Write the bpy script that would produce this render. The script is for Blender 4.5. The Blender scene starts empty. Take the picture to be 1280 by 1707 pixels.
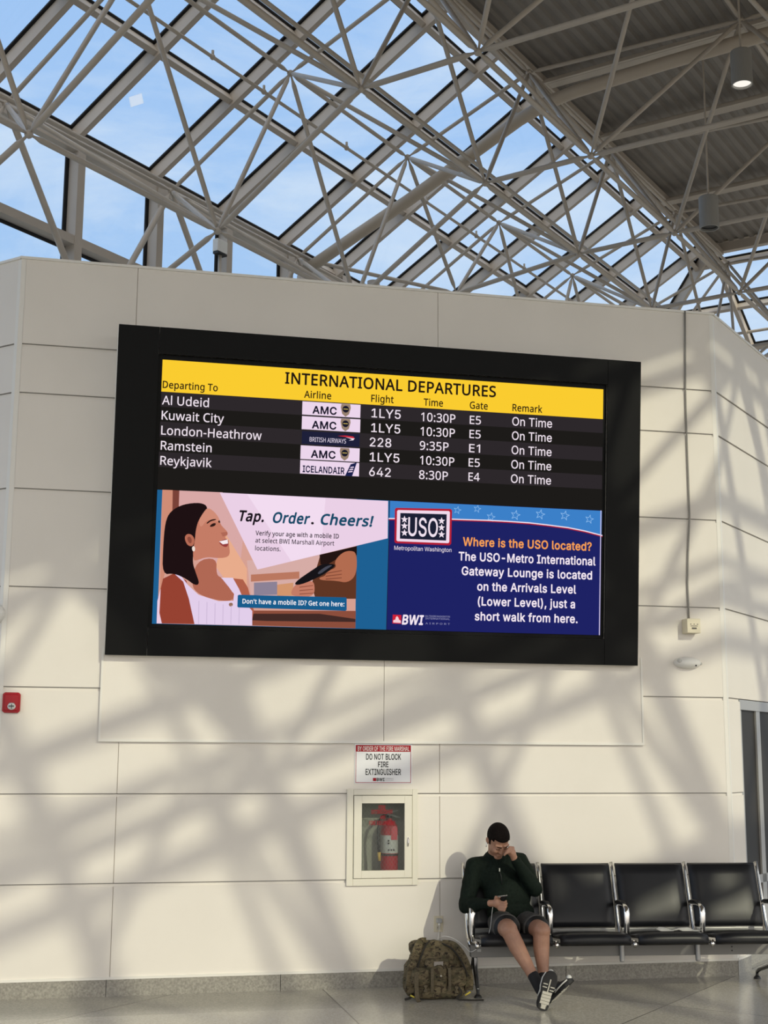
import bpy, bmesh, math, random
import numpy as np
from mathutils import Vector, Matrix
from mathutils.geometry import delaunay_2d_cdt

# ------------------------------------------------------------------ camera, sky, sun, exposure
SC = bpy.context.scene
COL = SC.collection
F_PX = 2253.06                      # focal length in pixels of a 1280 x 1707 frame
CAM = np.array([0.0, -10.4, 1.74])
YAW, PITCH, ROLL = math.radians(12.7313), math.radians(10.1088), math.radians(0.3088)
FW = np.array([math.sin(YAW)*math.cos(PITCH), math.cos(YAW)*math.cos(PITCH), math.sin(PITCH)])
R0 = np.array([math.cos(YAW), -math.sin(YAW), 0.0]); U0 = np.cross(R0, FW)
RT = math.cos(ROLL)*R0 + math.sin(ROLL)*U0
UP = -math.sin(ROLL)*R0 + math.cos(ROLL)*U0
cd = bpy.data.cameras.new('camera'); cam = bpy.data.objects.new('camera', cd); COL.objects.link(cam)
cd.sensor_fit = 'HORIZONTAL'; cd.sensor_width = 36.0; cd.lens = F_PX*36.0/1280.0
cd.clip_start = 0.05; cd.clip_end = 500
M = Matrix(((RT[0], UP[0], -FW[0], CAM[0]), (RT[1], UP[1], -FW[1], CAM[1]), (RT[2], UP[2], -FW[2], CAM[2]), (0, 0, 0, 1)))
cam.matrix_world = M
SC.camera = cam

def lin(c):
    return tuple((x/255/12.92 if x/255 <= 0.04045 else ((x/255+0.055)/1.055)**2.4) for x in c)

def L(nt, a, b): nt.links.new(a, b)
def N(nt, typ, **kw):
    n = nt.nodes.new(typ)
    for k, v in kw.items(): setattr(n, k, v)
    return n

SUN_AZ, SUN_EL = math.radians(22.0), math.radians(26.9)     # sun stands behind the viewer, to the right
TO_SUN = np.array([math.sin(SUN_AZ)*math.cos(SUN_EL), -math.cos(SUN_AZ)*math.cos(SUN_EL), math.sin(SUN_EL)])
sl = bpy.data.lights.new('sun', 'SUN'); sl.energy = 1.9; sl.angle = math.radians(0.53); sl.color = (1.0, 0.88, 0.62)
so = bpy.data.objects.new('sun', sl); COL.objects.link(so)
so.rotation_euler = Vector(TO_SUN).to_track_quat('Z', 'Y').to_euler(); so.location = (8, -30, 25)

wd = bpy.data.worlds.new('sky'); SC.world = wd; wd.use_nodes = True
nt = wd.node_tree; nt.nodes.clear()
out = N(nt, 'ShaderNodeOutputWorld'); bg = N(nt, 'ShaderNodeBackground'); L(nt, bg.outputs[0], out.inputs[0])
tc = N(nt, 'ShaderNodeTexCoord')
sep = N(nt, 'ShaderNodeSeparateXYZ'); L(nt, tc.outputs['Generated'], sep.inputs[0])
# blue, paler towards the horizon
r1 = N(nt, 'ShaderNodeValToRGB'); L(nt, sep.outputs['Z'], r1.inputs[0])
r1.color_ramp.elements[0].position = 0.0; r1.color_ramp.elements[0].color = (0.60, 0.80, 1.04, 1)
r1.color_ramp.elements[1].position = 0.75; r1.color_ramp.elements[1].color = (0.39, 0.62, 1.02, 1)
mp = N(nt, 'ShaderNodeMapping'); L(nt, tc.outputs['Generated'], mp.inputs[0])
mp.inputs['Scale'].default_value = (1.0, 1.6, 3.0); mp.inputs['Rotation'].default_value = (0.3, 0.5, 0.9)
nz = N(nt, 'ShaderNodeTexNoise'); L(nt, mp.outputs[0], nz.inputs['Vector'])
nz.inputs['Scale'].default_value = 2.6; nz.inputs['Detail'].default_value = 9; nz.inputs['Roughness'].default_value = 0.62
nz.inputs['Distortion'].default_value = 0.5
r2 = N(nt, 'ShaderNodeValToRGB'); L(nt, nz.outputs['Fac'], r2.inputs[0])
r2.color_ramp.elements[0].position = 0.42; r2.color_ramp.elements[0].color = (0, 0, 0, 1)
r2.color_ramp.elements[1].position = 0.74; r2.color_ramp.elements[1].color = (1, 1, 1, 1)
mx = N(nt, 'ShaderNodeMixRGB'); L(nt, r2.outputs[0], mx.inputs[0]); L(nt, r1.outputs[0], mx.inputs[1])
mx.inputs[2].default_value = (1.0, 1.04, 1.08, 1)
# bright warm haze on the sun's side of the sky
dp = N(nt, 'ShaderNodeVectorMath', operation='DOT_PRODUCT'); L(nt, tc.outputs['Generated'], dp.inputs[0])
dp.inputs[1].default_value = tuple(TO_SUN)
r3 = N(nt, 'ShaderNodeValToRGB'); L(nt, dp.outputs['Value'], r3.inputs[0])
r3.color_ramp.elements[0].position = 0.0; r3.color_ramp.elements[0].color = (0, 0, 0, 1)
r3.color_ramp.elements[1].position = 0.85; r3.color_ramp.elements[1].color = (1, 1, 1, 1)
mx2 = N(nt, 'ShaderNodeMixRGB'); L(nt, r3.outputs[0], mx2.inputs[0]); L(nt, mx.outputs[0], mx2.inputs[1])
mx2.inputs[2].default_value = (2.05, 1.90, 1.74, 1)
# ground below the horizon
gt = N(nt, 'ShaderNodeMath', operation='GREATER_THAN'); L(nt, sep.outputs['Z'], gt.inputs[0]); gt.inputs[1].default_value = -0.02
mx3 = N(nt, 'ShaderNodeMixRGB'); L(nt, gt.outputs[0], mx3.inputs[0]); mx3.inputs[1].default_value = (0.42, 0.40, 0.36, 1)
L(nt, mx2.outputs[0], mx3.inputs[2]); L(nt, mx3.outputs[0], bg.inputs[0]); bg.inputs[1].default_value = 0.92

vs = SC.view_settings
SC.display_settings.display_device = 'sRGB'
vs.view_transform = 'Standard'; vs.look = 'None'; vs.exposure = 0.0; vs.gamma = 1.0; vs.use_curve_mapping = False

# ------------------------------------------------------------------ materials
MATS = {}
def mat(name, col, rough=0.5, metal=0.0, noise=None, bump=None, spec=0.5, coat=0.0):
    """principled material; noise=(scale, amount) varies the colour, bump=(scale, strength) the surface"""
    if name in MATS: return MATS[name]
    m = bpy.data.materials.new(name); m.use_nodes = True; t = m.node_tree
    b = t.nodes['Principled BSDF']
    b.inputs['Base Color'].default_value = (*col, 1); b.inputs['Roughness'].default_value = rough
    b.inputs['Metallic'].default_value = metal; b.inputs['Specular IOR Level'].default_value = spec
    b.inputs['Coat Weight'].default_value = coat
    co = N(t, 'ShaderNodeTexCoord')
    if noise:
        n = N(t, 'ShaderNodeTexNoise'); n.inputs['Scale'].default_value = noise[0]; n.inputs['Detail'].default_value = 6
        L(t, co.outputs['Object'], n.inputs['Vector'])
        r = N(t, 'ShaderNodeValToRGB'); L(t, n.outputs['Fac'], r.inputs[0])
        a = noise[1]
        r.color_ramp.elements[0].position = 0.3; r.color_ramp.elements[1].position = 0.7
        r.color_ramp.elements[0].color = (*[c*(1-a) for c in col], 1); r.color_ramp.elements[1].color = (*[min(1, c*(1+a)) for c in col], 1)
        L(t, r.outputs[0], b.inputs['Base Color'])
    if bump:
        n2 = N(t, 'ShaderNodeTexNoise'); n2.inputs['Scale'].default_value = bump[0]; n2.inputs['Detail'].default_value = 4
        L(t, co.outputs['Object'], n2.inputs['Vector'])
        bp = N(t, 'ShaderNodeBump'); bp.inputs['Strength'].default_value = bump[1]; bp.inputs['Distance'].default_value = 0.01
        L(t, n2.outputs['Fac'], bp.inputs['Height']); L(t, bp.outputs[0], b.inputs['Normal'])
    MATS[name] = m; return m

def emit(rgb, s=1.0):
    key = 'glow_%d_%d_%d' % tuple(int(x) for x in rgb)
    if key in MATS: return MATS[key]
    m = bpy.data.materials.new(key); m.use_nodes = True; t = m.node_tree; t.nodes.clear()
    o = N(t, 'ShaderNodeOutputMaterial'); e = N(t, 'ShaderNodeEmission'); L(t, e.outputs[0], o.inputs[0])
    e.inputs[0].default_value = (*lin(rgb), 1); e.inputs[1].default_value = s
    MATS[key] = m; return m

def glass(name, tint, gl=0.06, rough=0.02):
    m = bpy.data.materials.new(name); m.use_nodes = True; t = m.node_tree; t.nodes.clear()
    o = N(t, 'ShaderNodeOutputMaterial'); mixs = N(t, 'ShaderNodeMixShader'); tr = N(t, 'ShaderNodeBsdfTransparent'); g = N(t, 'ShaderNodeBsdfGlossy')
    tr.inputs[0].default_value = (*tint, 1); g.inputs['Roughness'].default_value = rough; mixs.inputs[0].default_value = gl
    L(t, tr.outputs[0], mixs.inputs[1]); L(t, g.outputs[0], mixs.inputs[2]); L(t, mixs.outputs[0], o.inputs[0])
    MATS[name] = m; return m

WALL = mat('wall paint', (0.785, 0.745, 0.685), 0.55, noise=(1.3, 0.03), bump=(160, 0.05))
SHADE_LINE = mat('reveal shade line', (0.24, 0.23, 0.21), 0.7)  # dark strip painted as the shadow gap under each panel edge
TRIM = mat('wall trim paint', (0.80, 0.78, 0.73), 0.4)
STEEL = mat('painted steel', (0.50, 0.44, 0.372), 0.42, noise=(3, 0.06))
MULL = mat('painted mullion', (0.52, 0.455, 0.39), 0.45, noise=(2, 0.05))
GASKET = mat('black gasket', (0.008, 0.008, 0.009), 0.6)
DECK = mat('deck paint', (0.25, 0.225, 0.20), 0.6, noise=(1.5, 0.08))
CHROME = mat('polished aluminium', (0.72, 0.71, 0.69), 0.18, 1.0)
VINYL = mat('black vinyl', (0.012, 0.0125, 0.015), 0.36, bump=(220, 0.03), spec=0.30)
BLACK = mat('black plastic', (0.012, 0.012, 0.012), 0.45)
BEZEL = mat('black display housing', (0.005, 0.0053, 0.0055), 0.45, spec=0.12)
WHITE = mat('white plastic', (0.80, 0.79, 0.76), 0.4)
CREAM = mat('cream plastic', (0.72, 0.66, 0.50), 0.45)
CABINET = mat('cabinet enamel', (0.76, 0.73, 0.63), 0.35)
RED = mat('red enamel', (0.40, 0.006, 0.016), 0.3, spec=0.3)
GREYPAINT = mat('grey beam paint', (0.20, 0.195, 0.185), 0.5)
SKYGLASS = glass('tinted skylight glass', (0.93, 0.97, 1.0), 0.03)
SKIN = mat('skin', (0.37, 0.195, 0.128), 0.5, noise=(30, 0.08))
HAIR = mat('dark brown hair', (0.007, 0.005, 0.0045), 0.8, noise=(90, 0.4), bump=(260, 0.4), spec=0.08)

# ------------------------------------------------------------------ mesh helpers
WL = {}            # world location of each object's origin
def V3(p): return np.array(p, float)

class MB:
    def __init__(s): s.v = []; s.f = []; s.m = []
    def add(s, vs_, fs, m=0):
        o = len(s.v); s.v += [tuple(map(float, p)) for p in vs_]; s.f += [[i+o for i in f] for f in fs]; s.m += [m]*len(fs); return s
    def box(s, lo, hi, m=0):
        x0, y0, z0 = lo; x1, y1, z1 = hi
        return s.add([(x0,y0,z0),(x1,y0,z0),(x1,y1,z0),(x0,y1,z0),(x0,y0,z1),(x1,y0,z1),(x1,y1,z1),(x0,y1,z1)],
                     [(0,3,2,1),(4,5,6,7),(0,1,5,4),(1,2,6,5),(2,3,7,6),(3,0,4,7)], m)
    def obox(s, c, ax, ay, az, m=0):
        """box about c with half-axis vectors"""
        c, ax, ay, az = map(V3, (c, ax, ay, az))
        p = [c+i*ax+j*ay+k*az for k in (-1, 1) for j in (-1, 1) for i in (-1, 1)]
        fl = np.dot(np.cross(ax, ay), az) < 0
        f = [(0,2,3,1),(4,5,7,6),(0,1,5,4),(1,3,7,5),(3,2,6,7),(2,0,4,6)]
        return s.add(p, [t[::-1] for t in f] if fl else f, m)
    def bar(s, a, b, w, h, up=(0,0,1), m=0):
        a, b = V3(a), V3(b); d = (b-a); Ln = np.linalg.norm(d); d /= Ln
        sd = np.cross(d, V3(up)); sd /= np.linalg.norm(sd); u = np.cross(sd, d)
        return s.obox((a+b)/2, d*Ln/2, sd*w/2, u*h/2, m)
    def tube(s, pts, r, n=10, m=0, caps=True, flat=None):
        """round (or flat=(w,h) oval) tube along a polyline; r one radius or one per point"""
        pts = [V3(p) for p in pts]; k = len(pts); rr = [r]*k if np.isscalar(r) else list(r)
        rings = []; prev = None
        for i, p in enumerate(pts):
            d = pts[min(i+1, k-1)]-pts[max(i-1, 0)]; d = d/np.linalg.norm(d)
            if prev is None:
                a = np.cross(d, (0,0,1) if abs(d[2]) < 0.9 else (1,0,0))
            else: a = prev - d*np.dot(prev, d)
            a = a/np.linalg.norm(a); prev = a; b = np.cross(d, a)
            rings.append([p+rr[i]*((flat[0] if flat else 1)*math.cos(2*math.pi*j/n)*a+(flat[1] if flat else 1)*math.sin(2*math.pi*j/n)*b) for j in range(n)])
        vs_ = [q for g in rings for q in g]; fs = []
        for i in range(k-1):
            for j in range(n):
                fs.append((i*n+j, i*n+(j+1) % n, (i+1)*n+(j+1) % n, (i+1)*n+j))
        if caps: fs.append(tuple(range(n))[::-1]); fs.append(tuple((k-1)*n+j for j in range(n)))
        return s.add(vs_, fs, m)
    def ball(s, c, r, n=12, h=8, m=0, R=None):
        rr = (r, r, r) if np.isscalar(r) else r
        vs_ = [(0,0,1)]; 
        for i in range(1, h):
            for j in range(n):
                a, b = math.pi*i/h, 2*math.pi*j/n
                vs_.append((math.sin(a)*math.cos(b), math.sin(a)*math.sin(b), math.cos(a)))
        vs_.append((0,0,-1)); fs = []
        for j in range(n): fs.append((0, 1+j, 1+(j+1) % n))
        for i in range(h-2):
            for j in range(n): fs.append((1+i*n+j, 1+(i+1)*n+j, 1+(i+1)*n+(j+1) % n, 1+i*n+(j+1) % n))
        e = len(vs_)-1
        for j in range(n): fs.append((e, 1+(h-2)*n+(j+1) % n, 1+(h-2)*n+j))
        q = np.array(vs_)*np.array(rr)
        if R is not None: q = q @ np.array(R).T
        return s.add(q+V3(c), fs, m)
    def capsule(s, a, b, r1, r2, n=12, m=0):
        s.tube([a, b], [r1, r2], n, m); s.ball(a, r1, n, 8, m); s.ball(b, r2, n, 8, m); return s
    def lathe(s, c, prof, n=24, m=0, ax=None):
        """prof: list of (radius, height) revolved about the z axis through c (or about ax)"""
        R = np.eye(3)
        if ax is not None: R = np.array(Vector(ax).to_track_quat('Z', 'Y').to_matrix())
        vs_ = [R @ V3((r*math.cos(2*math.pi*j/n), r*math.sin(2*math.pi*j/n), h))+V3(c) for r, h in prof for j in range(n)]
        fs = [(i*n+j, i*n+(j+1) % n, (i+1)*n+(j+1) % n, (i+1)*n+j) for i in range(len(prof)-1) for j in range(n)]
        fs.append(tuple(range(n))[::-1]); fs.append(tuple((len(prof)-1)*n+j for j in range(n)))
        return s.add(vs_, fs, m)
    def prism(s, poly, O, X, Y, Nn, d0, d1, m=0):
        """polygon in plane coordinates, extruded along the normal from d0 to d1"""
        O, X, Y, Nn = map(V3, (O, X, Y, Nn)); k = len(poly)
        vs_ = [O+u*X+v*Y+d0*Nn for u, v in poly]+[O+u*X+v*Y+d1*Nn for u, v in poly]
        fs = [tuple(range(k, 2*k)), tuple(range(k))[::-1]]+[(i, (i+1) % k, k+(i+1) % k, k+i) for i in range(k)]
        return s.add(vs_, fs, m)
    def build(s, name, mats, parent=None, smooth=False, loc=None, bevel=0, sub=0, fix=True):
        me = bpy.data.meshes.new(name)
        pl = WL[parent.name] if parent is not None else None
        l = V3(loc) if loc is not None else (pl if pl is not None else np.zeros(3))
        me.from_pydata([tuple(V3(p)-l) for p in s.v], [], s.f)
        for m_ in (mats if isinstance(mats, (list, tuple)) else [mats]): me.materials.append(m_)
        me.polygons.foreach_set('material_index', s.m)
        if fix or smooth:
            bm = bmesh.new(); bm.from_mesh(me)
            bmesh.ops.recalc_face_normals(bm, faces=bm.faces); bm.to_mesh(me); bm.free()
        o = bpy.data.objects.new(name, me); COL.objects.link(o)
        if parent is not None: o.parent = parent; o.location = tuple(l-pl)
        else: o.location = tuple(l)
        WL[o.name] = l
        if bevel:
            b = o.modifiers.new('edge', 'BEVEL'); b.width = bevel; b.segments = 2; b.limit_method = 'ANGLE'; b.angle_limit = math.radians(40)
        if sub:
            b = o.modifiers.new('smooth', 'SUBSURF'); b.levels = sub; b.render_levels = sub
        if smooth: me.polygons.foreach_set('use_smooth', [True]*len(me.polygons))
        return o

def tag(o, label=None, cat=None, group=None, kind=None):
    if label: o['label'] = label
    if cat: o['category'] = cat
    if group: o['group'] = group
    if kind: o['kind'] = kind
    return o
def thing(name, loc, label, cat, group=None, kind=None):
    o = bpy.data.objects.new(name, None); COL.objects.link(o); o.location = tuple(map(float, loc)); o.empty_display_size = 0.1
    WL[o.name] = V3(loc); return tag(o, label, cat, group, kind)

# letter outlines (advance, loops), capitals 1000 high; N a humanist sans, I a neutral one
GLYPHS = {
 'N': {
  '!': (377, '148,282 113,1000 263,1000 228,282|188,-20 154,-14 126,3 107,32 101,76 107,120 126,148 154,164 188,169 220,164 249,148 268,120 275,76 268,32 249,3 220,-14'),
  "'": (315, '119,639 91,1000 224,1000 196,639'),
  '-': (451, '56,321 56,430 395,430 395,321'),
  '.': (375, '186,-20 154,-14 126,3 107,32 101,76 107,120 126,148 154,164 186,169 220,164 249,148 268,120 275,76 268,32 249,3 220,-14'),
  '0': (801, '399,-14 252,20 149,123 89,286 69,501 77,652 102,779 144,880 207,954 292,1000 399,1015 546,982 650,880 712,718 732,501 724,352 699,225 655,123 592,48 508,1|399,91 495,116 560,193 596,321 608,501 596,680 560,808 495,885 399,910 302,885 239,808 204,680 192,501 204,321 239,193 302,117'),
  '1': (801, '377,0 382,871 189,707 125,790 395,1000 497,1000 497,0'),
  '3': (801, '338,-14 262,-11 192,-2 126,15 63,41 63,155 129,128 199,107 270,94 339,90 455,103 533,142 578,205 592,287 574,368 519,422 430,453 312,464 216,464 216,569 314,569 422,582 501,620 548,681 564,758 552,822 515,870 458,900 382,910 307,904 244,887 187,860 130,826 69,910 128,950 201,983 286,1006 381,1014 518,996 614,944 671,864 690,766 676,676 634,606 569,556 483,527 483,521 588,495 662,445 707,374 721,284 711,202 681,130 629,69 555,24 459,-5'),
  '4': (801, '508,0 508,227 29,227 29,332 500,1006 627,1006 627,338 773,338 773,227 627,227 627,0|150,338 508,338 515,874 510,874'),
  '5': (801, '347,-14 273,-11 202,0 140,17 88,41 88,157 144,129 211,109 281,95 349,91 449,104 527,144 578,211 595,307 580,393 535,457 457,497 345,510 303,508 174,489 112,528 150,1000 651,1000 651,888 255,888 231,598 338,612 385,613 523,594 630,536 699,444 721,319 697,180 623,75 504,8'),
  '8': (801, '403,-14 261,4 155,57 90,142 69,255 76,319 97,374 131,421 174,461 223,494 276,522 209,569 152,624 114,692 101,776 111,847 140,905 186,952 246,986 318,1007 399,1014 519,999 615,952 678,877 699,775 692,718 673,669 643,627 604,590 558,558 508,529 567,498 620,463 666,423 701,377 724,323 731,259 709,146 642,60 538,4|405,577 472,611 527,651 565,703 577,770 565,832 528,877 471,905 398,915 328,905 271,877 234,832 221,770 227,723 246,683 275,651 312,624 356,600|401,84 491,96 557,132 597,188 611,258 596,324 553,379 486,424 401,464 378,472 297,430 237,382 201,324 189,254 202,187 241,132 307,96'),
  '9': (801, '269,-14 170,-6 143,0 143,105 201,91 266,87 356,95 428,119 485,157 529,207 562,266 584,335 597,411 604,490 595,490 558,446 506,408 440,383 357,374 241,394 149,453 90,548 70,676 80,774 110,857 158,924 221,973 299,1004 389,1014 480,1002 562,966 631,905 683,820 717,710 728,573 724,466 709,361 683,261 641,172 581,95 501,36 398,-1|384,471 446,477 500,498 544,529 576,567 597,610 604,654 598,714 580,773 550,827 508,871 455,901 389,910 310,896 247,853 206,780 192,678 204,592 239,526 298,484'),
  ':': (375, '186,580 154,585 126,602 107,632 101,675 107,720 126,749 154,765 186,770 220,765 249,749 268,720 275,675 268,632 249,602 220,585|186,-20 154,-14 126,3 107,32 101,76 107,120 126,148 154,164 186,169 220,164 249,148 268,120 275,76 268,32 249,3 220,-14'),
  '?': (608, '196,282 199,369 207,411 221,449 243,485 274,520 362,600 398,634 424,665 441,695 451,727 454,766 443,826 410,870 357,897 284,906 220,902 162,889 110,870 60,847 17,945 76,972 141,994 213,1009 293,1014 411,998 499,948 553,870 571,769 566,711 551,662 527,619 494,581 453,542 364,465 335,433 315,404 303,375 296,343 294,282|251,-20 216,-14 188,3 170,32 164,76 170,120 188,148 216,164 251,169 283,164 311,148 330,120 336,76 330,32 311,3 283,-14'),
  'A': (895, '0,0 391,1004 504,1004 894,0 763,0 643,310 246,310 127,0|289,422 605,422 445,874'),
  'B': (910, '136,0 136,1000 422,1000 586,986 705,945 777,869 801,752 789,671 752,606 692,558 611,531 611,524 671,510 725,487 770,455 805,412 827,355 835,284 811,164 742,74 631,19 487,0|262,574 447,574 555,585 623,616 659,667 671,738 656,809 613,856 537,883 427,892 262,892|262,106 464,106 576,119 648,158 687,218 700,294 687,365 646,421 571,457 454,469 262,469'),
  'C': (885, '545,-14 405,2 290,49 200,125 137,228 98,355 85,501 99,644 141,768 209,871 304,949 423,998 566,1014 714,999 842,955 791,849 742,869 688,887 629,899 564,903 421,876 311,796 242,668 218,500 240,333 305,205 412,124 563,97 627,99 688,108 746,120 803,136 803,27 746,8 687,-4 622,-12'),
  'D': (1022, '136,0 136,1000 444,1000 585,986 706,944 804,875 877,779 922,658 937,510 902,288 799,128 634,32 415,0|262,108 398,108 702,207 804,506 779,679 705,799 586,869 426,892 262,892'),
  'E': (779, '136,0 136,1000 695,1000 695,889 262,889 262,577 669,577 669,468 262,468 262,111 695,111 695,0'),
  'F': (727, '136,0 136,1000 695,1000 695,889 262,889 262,535 668,535 668,424 262,424 262,0'),
  'G': (1020, '564,-14 421,2 303,48 209,124 141,226 99,352 85,500 101,646 147,772 222,874 324,950 452,998 604,1014 685,1010 763,999 835,980 902,955 854,846 798,868 735,887 667,899 597,903 437,876 317,796 242,668 217,500 227,388 256,289 305,208 377,146 472,108 594,95 655,97 706,102 790,119 790,416 570,416 570,528 916,528 916,38 834,15 752,-1 664,-11'),
  'H': (1038, '136,0 136,1000 262,1000 262,577 775,577 775,1000 901,1000 901,0 775,0 775,466 262,466 262,0'),
  'I': (475, '56,0 56,73 174,99 174,899 56,927 56,1000 417,1000 417,927 300,899 300,99 417,73 417,0'),
  'K': (867, '136,0 136,1000 262,1000 262,507 704,1000 852,1000 455,564 867,0 718,0 364,478 262,388 262,0'),
  'L': (734, '136,0 136,1000 262,1000 262,112 699,112 699,0'),
  'M': (1270, '136,0 136,1000 322,1000 630,181 636,181 950,1000 1134,1000 1134,0 1010,0 1020,875 1014,875 681,0 577,0 248,877 242,877 252,0'),
  'N': (1064, '136,0 136,1000 282,1000 815,172 821,172 811,1000 929,1000 929,0 782,0 246,831 241,831 252,0'),
  'O': (1094, '548,-14 405,2 289,50 199,128 136,231 98,357 85,503 98,647 136,772 199,874 289,951 406,999 549,1015 687,999 801,952 891,875 956,772 995,647 1008,501 995,356 956,230 891,128 801,50 687,2|548,95 695,122 797,204 856,332 875,501 856,670 797,798 696,878 549,905 402,878 299,798 239,670 218,501 238,332 298,204 401,122'),
  'P': (847, '136,0 136,1000 401,1000 570,981 686,923 754,830 776,706 767,626 739,551 689,486 614,434 511,401 377,389 262,389 262,0|262,497 363,497 487,509 576,543 628,606 646,700 630,785 584,845 505,880 389,892 262,892'),
  'R': (871, '136,0 136,1000 412,1000 574,982 687,929 754,841 776,716 769,643 746,583 713,535 672,498 625,470 576,448 850,0 703,0 461,413 262,413 262,0|262,520 412,520 517,532 590,568 632,628 646,710 631,794 587,849 512,880 405,891 262,891'),
  'S': (769, '346,-14 265,-11 190,-1 125,14 71,34 71,154 128,133 197,113 273,100 352,95 450,106 520,139 563,190 577,256 572,301 556,339 527,371 484,401 423,431 342,462 230,514 149,576 100,655 84,759 94,833 125,896 173,946 237,983 315,1006 403,1014 482,1010 555,999 620,981 679,958 640,850 586,871 527,888 465,900 401,903 318,893 259,863 223,817 211,758 217,711 232,674 260,642 301,613 357,586 511,523 579,487 633,446 672,398 695,339 703,268 679,149 606,60 493,5'),
  'T': (779, '326,0 326,889 14,889 14,1000 763,1000 763,889 452,889 452,0'),
  'U': (1024, '507,-14 343,11 223,88 150,205 126,356 126,1000 252,1000 252,352 268,243 317,162 399,112 514,95 631,113 711,167 756,250 772,353 772,1000 896,1000 896,353 886,254 854,166 801,91 726,34 628,-2'),
  'V': (840, '357,0 0,1000 132,1000 420,140 707,1000 840,1000 483,0'),
  'W': (1303, '282,0 17,1000 148,1000 352,151 360,208 581,1000 711,1000 913,328 950,151 1153,1000 1284,1000 1018,0 891,0 646,853 616,714 409,0'),
  'Y': (793, '333,0 333,382 0,1000 137,1000 396,508 657,1000 793,1000 459,388 459,0'),
  'a': (786, '301,-14 208,-1 132,40 81,109 64,209 86,308 153,382 265,429 424,448 552,452 552,497 542,577 511,627 462,655 396,664 339,659 284,646 233,628 185,606 147,699 201,724 263,744 332,759 403,763 523,748 606,703 656,625 672,511 672,0 583,0 559,106 553,106 503,53 450,15 386,-7|329,85 416,99 487,138 535,205 550,300 550,367 440,363 321,349 246,318 205,271 192,207 202,153 230,115 274,93'),
  'b': (861, '475,-14 395,-6 331,18 280,54 242,95 232,95 207,0 119,0 119,1064 242,1064 235,651 242,651 280,695 331,731 395,755 475,763 601,739 700,666 763,545 784,375 763,206 699,84 600,11|457,88 545,107 607,162 644,253 657,377 606,590 454,661 353,644 289,592 254,505 254,252 288,162 353,107'),
  'c': (672, '420,-14 326,-4 243,27 174,78 121,153 88,250 77,371 89,497 123,597 178,672 249,724 333,755 429,765 485,762 539,753 588,740 626,724 588,622 510,646 466,654 426,657 260,586 204,373 218,253 258,165 325,110 419,92 477,96 527,105 572,119 613,136 613,27 574,9 530,-4 480,-11'),
  'd': (861, '385,-14 259,10 161,83 98,205 77,374 98,544 162,666 260,740 387,765 466,757 529,732 579,697 619,654 627,654 619,1064 742,1064 742,0 643,0 625,101 619,101 580,57 529,20 465,-6|405,88 506,105 572,153 608,235 620,350 620,373 609,496 574,588 508,644 403,662 316,643 254,583 217,491 204,371 217,252 254,162 317,107'),
  'e': (790, '438,-14 338,-3 250,29 177,84 123,159 88,255 77,370 87,484 118,581 168,659 235,717 316,753 409,765 499,754 575,723 636,672 681,604 709,522 718,426 718,352 204,352 222,239 270,158 344,108 444,91 511,94 571,104 627,121 685,143 685,35 628,13 571,-2 510,-11|207,450 590,450 579,536 546,604 489,649 408,664 329,650 268,607 227,539'),
  'f': (482, '153,0 153,655 21,655 21,713 153,755 153,798 169,923 217,1008 294,1055 396,1071 439,1070 478,1064 513,1055 542,1046 510,950 428,969 398,971 344,960 306,929 283,876 276,800 276,751 465,751 465,655 276,655 276,0'),
  'g': (861, '406,-336 256,-324 136,-289 136,-175 261,-219 413,-234 499,-220 565,-177 607,-110 620,-22 625,99 619,99 523,14 387,-14 257,12 159,88 98,211 77,374 98,535 159,659 256,738 385,765 456,758 519,737 574,701 620,651 627,651 644,751 742,751 742,-13 722,-154 660,-255 556,-316|405,87 503,102 570,148 609,227 622,345 622,374 609,506 569,595 500,644 402,661 319,642 256,586 217,495 204,373 217,250 256,160 318,105'),
  'h': (866, '119,0 119,1064 242,1064 242,752 241,698 235,647 244,647 287,697 342,734 407,756 478,763 598,747 683,698 735,613 752,489 752,0 630,0 630,480 588,616 462,661 356,643 289,590 254,504 242,388 242,0'),
  'i': (361, '182,875 154,880 130,895 114,919 109,954 114,989 130,1013 154,1027 182,1032 209,1027 232,1013 248,989 254,954 248,919 232,895 209,880|119,0 119,751 242,751 242,0'),
  'j': (361, '182,875 154,880 130,895 114,919 109,954 114,989 130,1013 154,1027 182,1032 209,1027 232,1013 248,989 254,954 248,919 232,895 209,880|31,-336 -2,-335 -77,-319 -77,-220 15,-234 56,-228 90,-209 112,-174 119,-116 119,751 242,751 242,-112 230,-206 192,-277 126,-321'),
  'k': (748, '119,0 119,1064 241,1064 235,387 241,387 570,751 714,751 410,430 735,0 587,0 326,350 241,276 241,0'),
  'l': (361, '119,0 119,1064 242,1064 242,0'),
  'm': (1310, '119,0 119,751 218,751 237,648 244,648 285,700 338,736 400,758 465,765 611,733 695,639 702,639 746,695 805,734 872,757 943,765 1054,748 1133,700 1180,614 1196,489 1196,0 1074,0 1074,483 1036,617 922,661 828,645 765,598 730,521 718,415 718,0 597,0 597,483 558,617 443,661 347,644 286,591 253,506 242,389 242,0'),
  'n': (866, '119,0 119,751 218,751 237,648 244,648 287,700 345,736 411,758 480,765 598,748 683,700 735,614 752,489 752,0 630,0 630,480 588,616 462,661 357,644 290,591 254,506 242,389 242,0'),
  'o': (847, '422,-14 328,-3 244,32 175,88 122,165 88,261 77,377 100,542 171,664 282,739 426,765 522,753 606,719 675,664 728,588 761,492 772,377 748,211 677,88 566,12|424,88 523,108 591,166 631,258 644,377 631,495 591,585 522,642 423,661 324,642 256,585 217,495 204,377 218,258 257,166 325,108'),
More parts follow.
